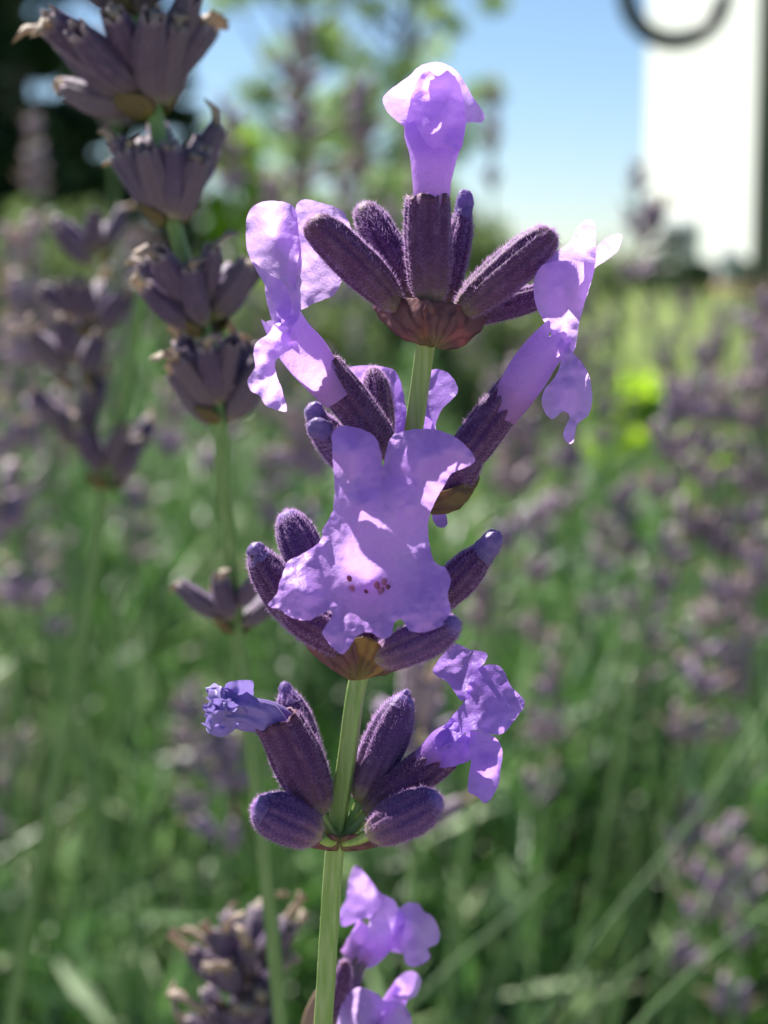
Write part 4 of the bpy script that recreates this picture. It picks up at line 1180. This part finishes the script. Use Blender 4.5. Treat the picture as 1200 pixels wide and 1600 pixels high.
near_spent('short faded spike with pale dry tips low in the foliage',
           [(372, 1760, 62), (376, 1680, 62), (380, 1600, 62)],
           [(375, 1650, 62, (0, 1, 0), 8, 60, 1.0), (378, 1580, 62, (0, 1, 0), 8, 55, 1.0), (384, 1525, 62, (0.1, 1, 0), 7, 45, 0.9)], 15, 500, 5.2, 2.4, 0)

# ------------------------------------------------------------------ the many faded spikes of the bed
HEAD_Z = 0.50
def proto_spike(seed):
    """a faded spike at the origin: stem 0.53 m with whorls near its top"""
    rnd = random.Random(seed)
    hold = bpy.data.objects.new('faded_lavender_spike', None)
    parts = []
    top = HEAD_Z + 0.022
    pts = catmull([Vector((0, 0, -0.02)), Vector((rnd.uniform(-0.008, 0.008), rnd.uniform(-0.008, 0.008), 0.2)), Vector((rnd.uniform(-0.006, 0.006), 0, 0.38)), Vector((0, 0, top))], 5)
    V, F = stem_geometry(pts, [0.0009 - 0.0003 * i / len(pts) for i in range(len(pts))], 8)
    parts.append(('stem', mesh_py('stem', V, F), M_STEM_BG))
    nw = rnd.randint(3, 5)
    zcur = top - 0.004
    for w in range(nw):
        zcur -= (rnd.uniform(0.005, 0.0095) if w < nw - 1 else rnd.uniform(0.010, 0.022)) if w else 0.0
        z = zcur
        V, F = [], []; PV, PF = [], []
        n = rnd.randint(4, 9)
        for i in range(n):
            a = 2 * math.pi * (i + rnd.uniform(-0.6, 0.3)) / n
            sp = R(rnd.uniform(12, 62)) * (0.5 if w == 0 else 1)
            d = Vector((math.cos(a) * math.sin(sp), math.sin(a) * math.sin(sp), math.cos(sp)))
            x, y, zz = frame(d)
            L = rnd.uniform(0.0045, 0.0078); r = rnd.uniform(0.0008, 0.0014)
            b = Vector((math.cos(a) * 0.001, math.sin(a) * 0.001, z + rnd.uniform(-0.0015, 0.003)))
            k0 = len(V)
            prof = [(0, 0.35), (0.2, 0.8), (0.55, 1.05), (0.85, 0.95), (1.0, 0.8), (0.9, 0.5)]
            for (t, rr) in prof:
                for k in range(7):
                    an = 2 * math.pi * k / 7
                    V.append(b + d * (L * t) + (x * math.cos(an) + y * math.sin(an)) * r * rr)
            for i2 in range(len(prof) - 1):
                for k in range(7):
                    p, q = k0 + i2 * 7 + k, k0 + i2 * 7 + (k + 1) % 7
                    F.append((p, q, q + 7, p + 7))
            if rnd.random() < 0.75:
                k0 = len(PV); e = b + d * L * 0.9
                bend = Vector((rnd.uniform(-1, 1), rnd.uniform(-1, 1), rnd.uniform(-1, 0.4))) * 0.0022
                for j, (t, rr) in enumerate(((0, 0.55), (0.4, 0.45), (0.8, 0.5), (1.0, 0.25))):
                    for k in range(5):
                        an = 2 * math.pi * k / 5
                        PV.append(e + d * (0.0036 * t) + bend * t * t + (x * math.cos(an) + y * math.sin(an)) * r * rr)
                for j in range(3):
                    for k in range(5):
                        p, q = k0 + j * 5 + k, k0 + j * 5 + (k + 1) % 5
                        PF.append((p, q, q + 5, p + 5))
        parts.append(('whorl', mesh_py('whorl', V, F), M_SPENT_LIT, (mesh_py('dry_petals', PV, PF), M_TAN)))
    return parts

PROTOS = [proto_spike(s) for s in (3, 8, 15, 22, 31, 44)]
GROUP = 'faded lavender spikes of the bed'
def place_spike(head, k, lean, spin, label, group=GROUP, size=1.0):
    """head: world point of the flower head; the foot goes to the ground"""
    s = max(0.3, head.z / HEAD_Z)
    ax = Vector((lean[0], lean[1], 1)).normalized()
    base = head - ax * (HEAD_Z * s); base = head - ax * (head.z / ax.z)
    Q = Vector((0, 0, 1)).rotation_difference(ax).to_matrix().to_4x4() @ Matrix.Rotation(spin, 4, 'Z')
    T = thing('faded_lavender_spike', base, label, 'lavender', group)
    T.matrix_world = Matrix.Translation(base) @ Q @ Matrix.Diagonal((size, size, (base - head).length / HEAD_Z, 1))
    for prt in PROTOS[k % len(PROTOS)]:
        o = link(prt[0], prt[1], prt[2], T)
        if len(prt) > 3:
            link('dry_petals', prt[3][0], prt[3][1], o)
    return T

L_BED = 'faded grey purple lavender spike on a thin green stalk among the bed'
explicit = [  # px, py of the head, distance in m, lean, size
    (60, 300, 0.8, (-0.05, 0), 1.2), (15, 830, 0.36, (-0.25, 0), 1.2), (250, 715, 0.50, (0.3, 0), 1.0), (92, 935, 0.7, (0.05, 0), 1.1),
    (300, 1190, 0.5, (0.03, 0), 1.0), (352, 1330, 0.36, (0.02, 0), 1.0), (480, 735, 0.42, (0.05, 0), 1.1), (470, 215, 0.55, (0.02, 0), 1.2), (565, 285, 0.6, (0.0, 0), 1.2), (655, 330, 0.62, (0.05, 0), 1.1),
    (770, 225, 0.95, (0.0, 0), 1.0), (990, 345, 1.0, (0.08, 0), 1.1), (800, 760, 0.42, (0.1, 0), 1.2), (885, 730, 0.6, (0.06, 0), 1.1), (1035, 790, 0.42, (0.15, 0), 1.1), (985, 885, 0.55, (-0.1, 0), 1.0),
    (1160, 850, 0.5, (0.12, 0), 1.2), (1175, 1010, 0.45, (0.05, 0), 1.0), (1145, 1080, 0.5, (0.1, 0), 1.0), (915, 1025, 0.8, (0.1, 0), 1.1), (1025, 930, 0.5, (0.35, 0), 1.0), (840, 920, 0.5, (0.05, 0), 1.0),
    (940, 640, 0.9, (0.03, 0), 1.2), (1190, 600, 0.55, (0.06, 0), 1.3), (1080, 650, 0.7, (0.1, 0), 1.2), (850, 1160, 0.45, (0.08, 0), 0.9), (1060, 1370, 0.5, (0.2, 0), 1.0), (1150, 1490, 0.4, (0.1, 0), 0.9), (1100, 1420, 0.42, (0.3, 0), 1.0),
    (640, 1330, 0.24, (0.05, 0), 0.9), (60, 560, 0.40, (-0.1, 0), 1.2), (30, 700, 0.45, (0.05, 0), 1.2), (205, 880, 0.6, (0.1, 0), 1.2), (420, 830, 0.6, (0.05, 0), 1.1), (1100, 740, 0.5, (0.15, 0), 1.2), (1130, 940, 0.5, (-0.1, 0), 1.2), (760, 980, 0.5, (0.1, 0), 1.1), (1010, 1010, 0.6, (0.12, 0), 1.2), (1180, 680, 0.5, (0.1, 0), 1.2), (940, 900, 0.7, (0, 0), 1.3), (1090, 1060, 0.45, (0.2, 0), 1.1), (800, 830, 0.6, (0, 0), 1.1), (900, 590, 1.1, (0.02, 0), 1.2), (830, 610, 0.9, (0.05, 0), 1.2), (775, 680, 0.8, (0, 0), 1.1),
    (540, 400, 0.7, (0, 0), 1.2), (600, 420, 0.8, (0.05, 0), 1.2), (430, 420, 0.6, (0, 0), 1.2), (1120, 560, 1.0, (0.05, 0), 1.3), (910, 500, 1.5, (0, 0), 1.4), (960, 540, 1.3, (0.1, 0), 1.3), (1015, 520, 1.6, (-0.05, 0), 1.4), (1070, 500, 1.7, (0.05, 0), 1.4), (1150, 520, 1.4, (0.1, 0), 1.3), (1040, 580, 1.2, (0.05, 0), 1.3)]
rnd = random.Random(2024)
for i, (px, py, d, lean, sz) in enumerate(explicit):
    lab, grp = L_BED, GROUP
    if abs(lean[0]) > 0.2: lab, grp = 'faded lavender spike leaning hard over on its stalk among the foliage', 'leaning faded spikes'
    elif py < 440 and px > 700: lab, grp = 'lone faded lavender spike standing out against the open sky', 'faded spikes against the sky'
    elif py < 440 and px > 400: lab, grp = 'faded lavender spike rising in front of the trees', 'faded spikes against the trees'
    elif py < 500: lab, grp = 'faded lavender spike in front of the dark evergreens', 'faded spikes against the evergreens'
    elif py > 1100: lab, grp = 'faded lavender spike sunk low in the shaded leaves', 'faded spikes low in the leaves'
    place_spike(at(px, py, d * 1000 - 110), i, lean, rnd.uniform(0, 6), lab, grp, size=sz)
for i in range(110):
    y = 0.55 + 2.0 * rnd.random() ** 0.9
    w = 0.03 + 0.22 * y
    x = rnd.choice((-1, -1, 1)) * w * rnd.random() ** 0.7
    z = 0.535 + rnd.gauss(0, 0.045) - (0.05 if x > 0 else 0)
    ln = (rnd.gauss(0.05, 0.18), rnd.gauss(0, 0.1))
    side = 'on the grass side of the bed' if x > 0 else 'on the evergreen side of the bed'
    far = 'small far faded spike' if y > 1.5 else ('faded spike halfway back' if y > 0.95 else 'larger faded spike behind the bloom')
    how = 'tilting to evergreens' if ln[0] < -0.12 else ('tilting houseward' if ln[0] > 0.2 else 'standing upright')
    lab = far + ' ' + how + ' ' + side
    place_spike(Vector((x, y, min(z, 0.66))), rnd.randint(0, 5), ln, rnd.uniform(0, 6), lab, 'faded lavender spikes ' + how + ' ' + side, size=rnd.uniform(0.9, 1.4))

# long bare flower stalks and blades leaning through the lower corner
blades = [((960, 1430, 190), (1100, 1260, 200), (1215, 1080, 215), 13, 'long smooth green stalk arching up out of the foliage'),
          ((960, 1640, 150), (1090, 1510, 155), (1230, 1400, 160), 12, 'green stalk leaning low across the foliage'),
          ((1010, 1500, 260), (1080, 1440, 265), (1210, 1330, 270), 14, 'thick green stalk leaning low behind another'),
          ((740, 1480, 220), (800, 1430, 225), (860, 1370, 230), 14, 'short pale green stalk tip in deep shade')]
for a, b, c, r, lab in blades:
    p = at(*a); root = Vector((p.x - 0.06, p.y + 0.02, 0.03))
    T = thing('green_stalk', root, lab, 'stalk')
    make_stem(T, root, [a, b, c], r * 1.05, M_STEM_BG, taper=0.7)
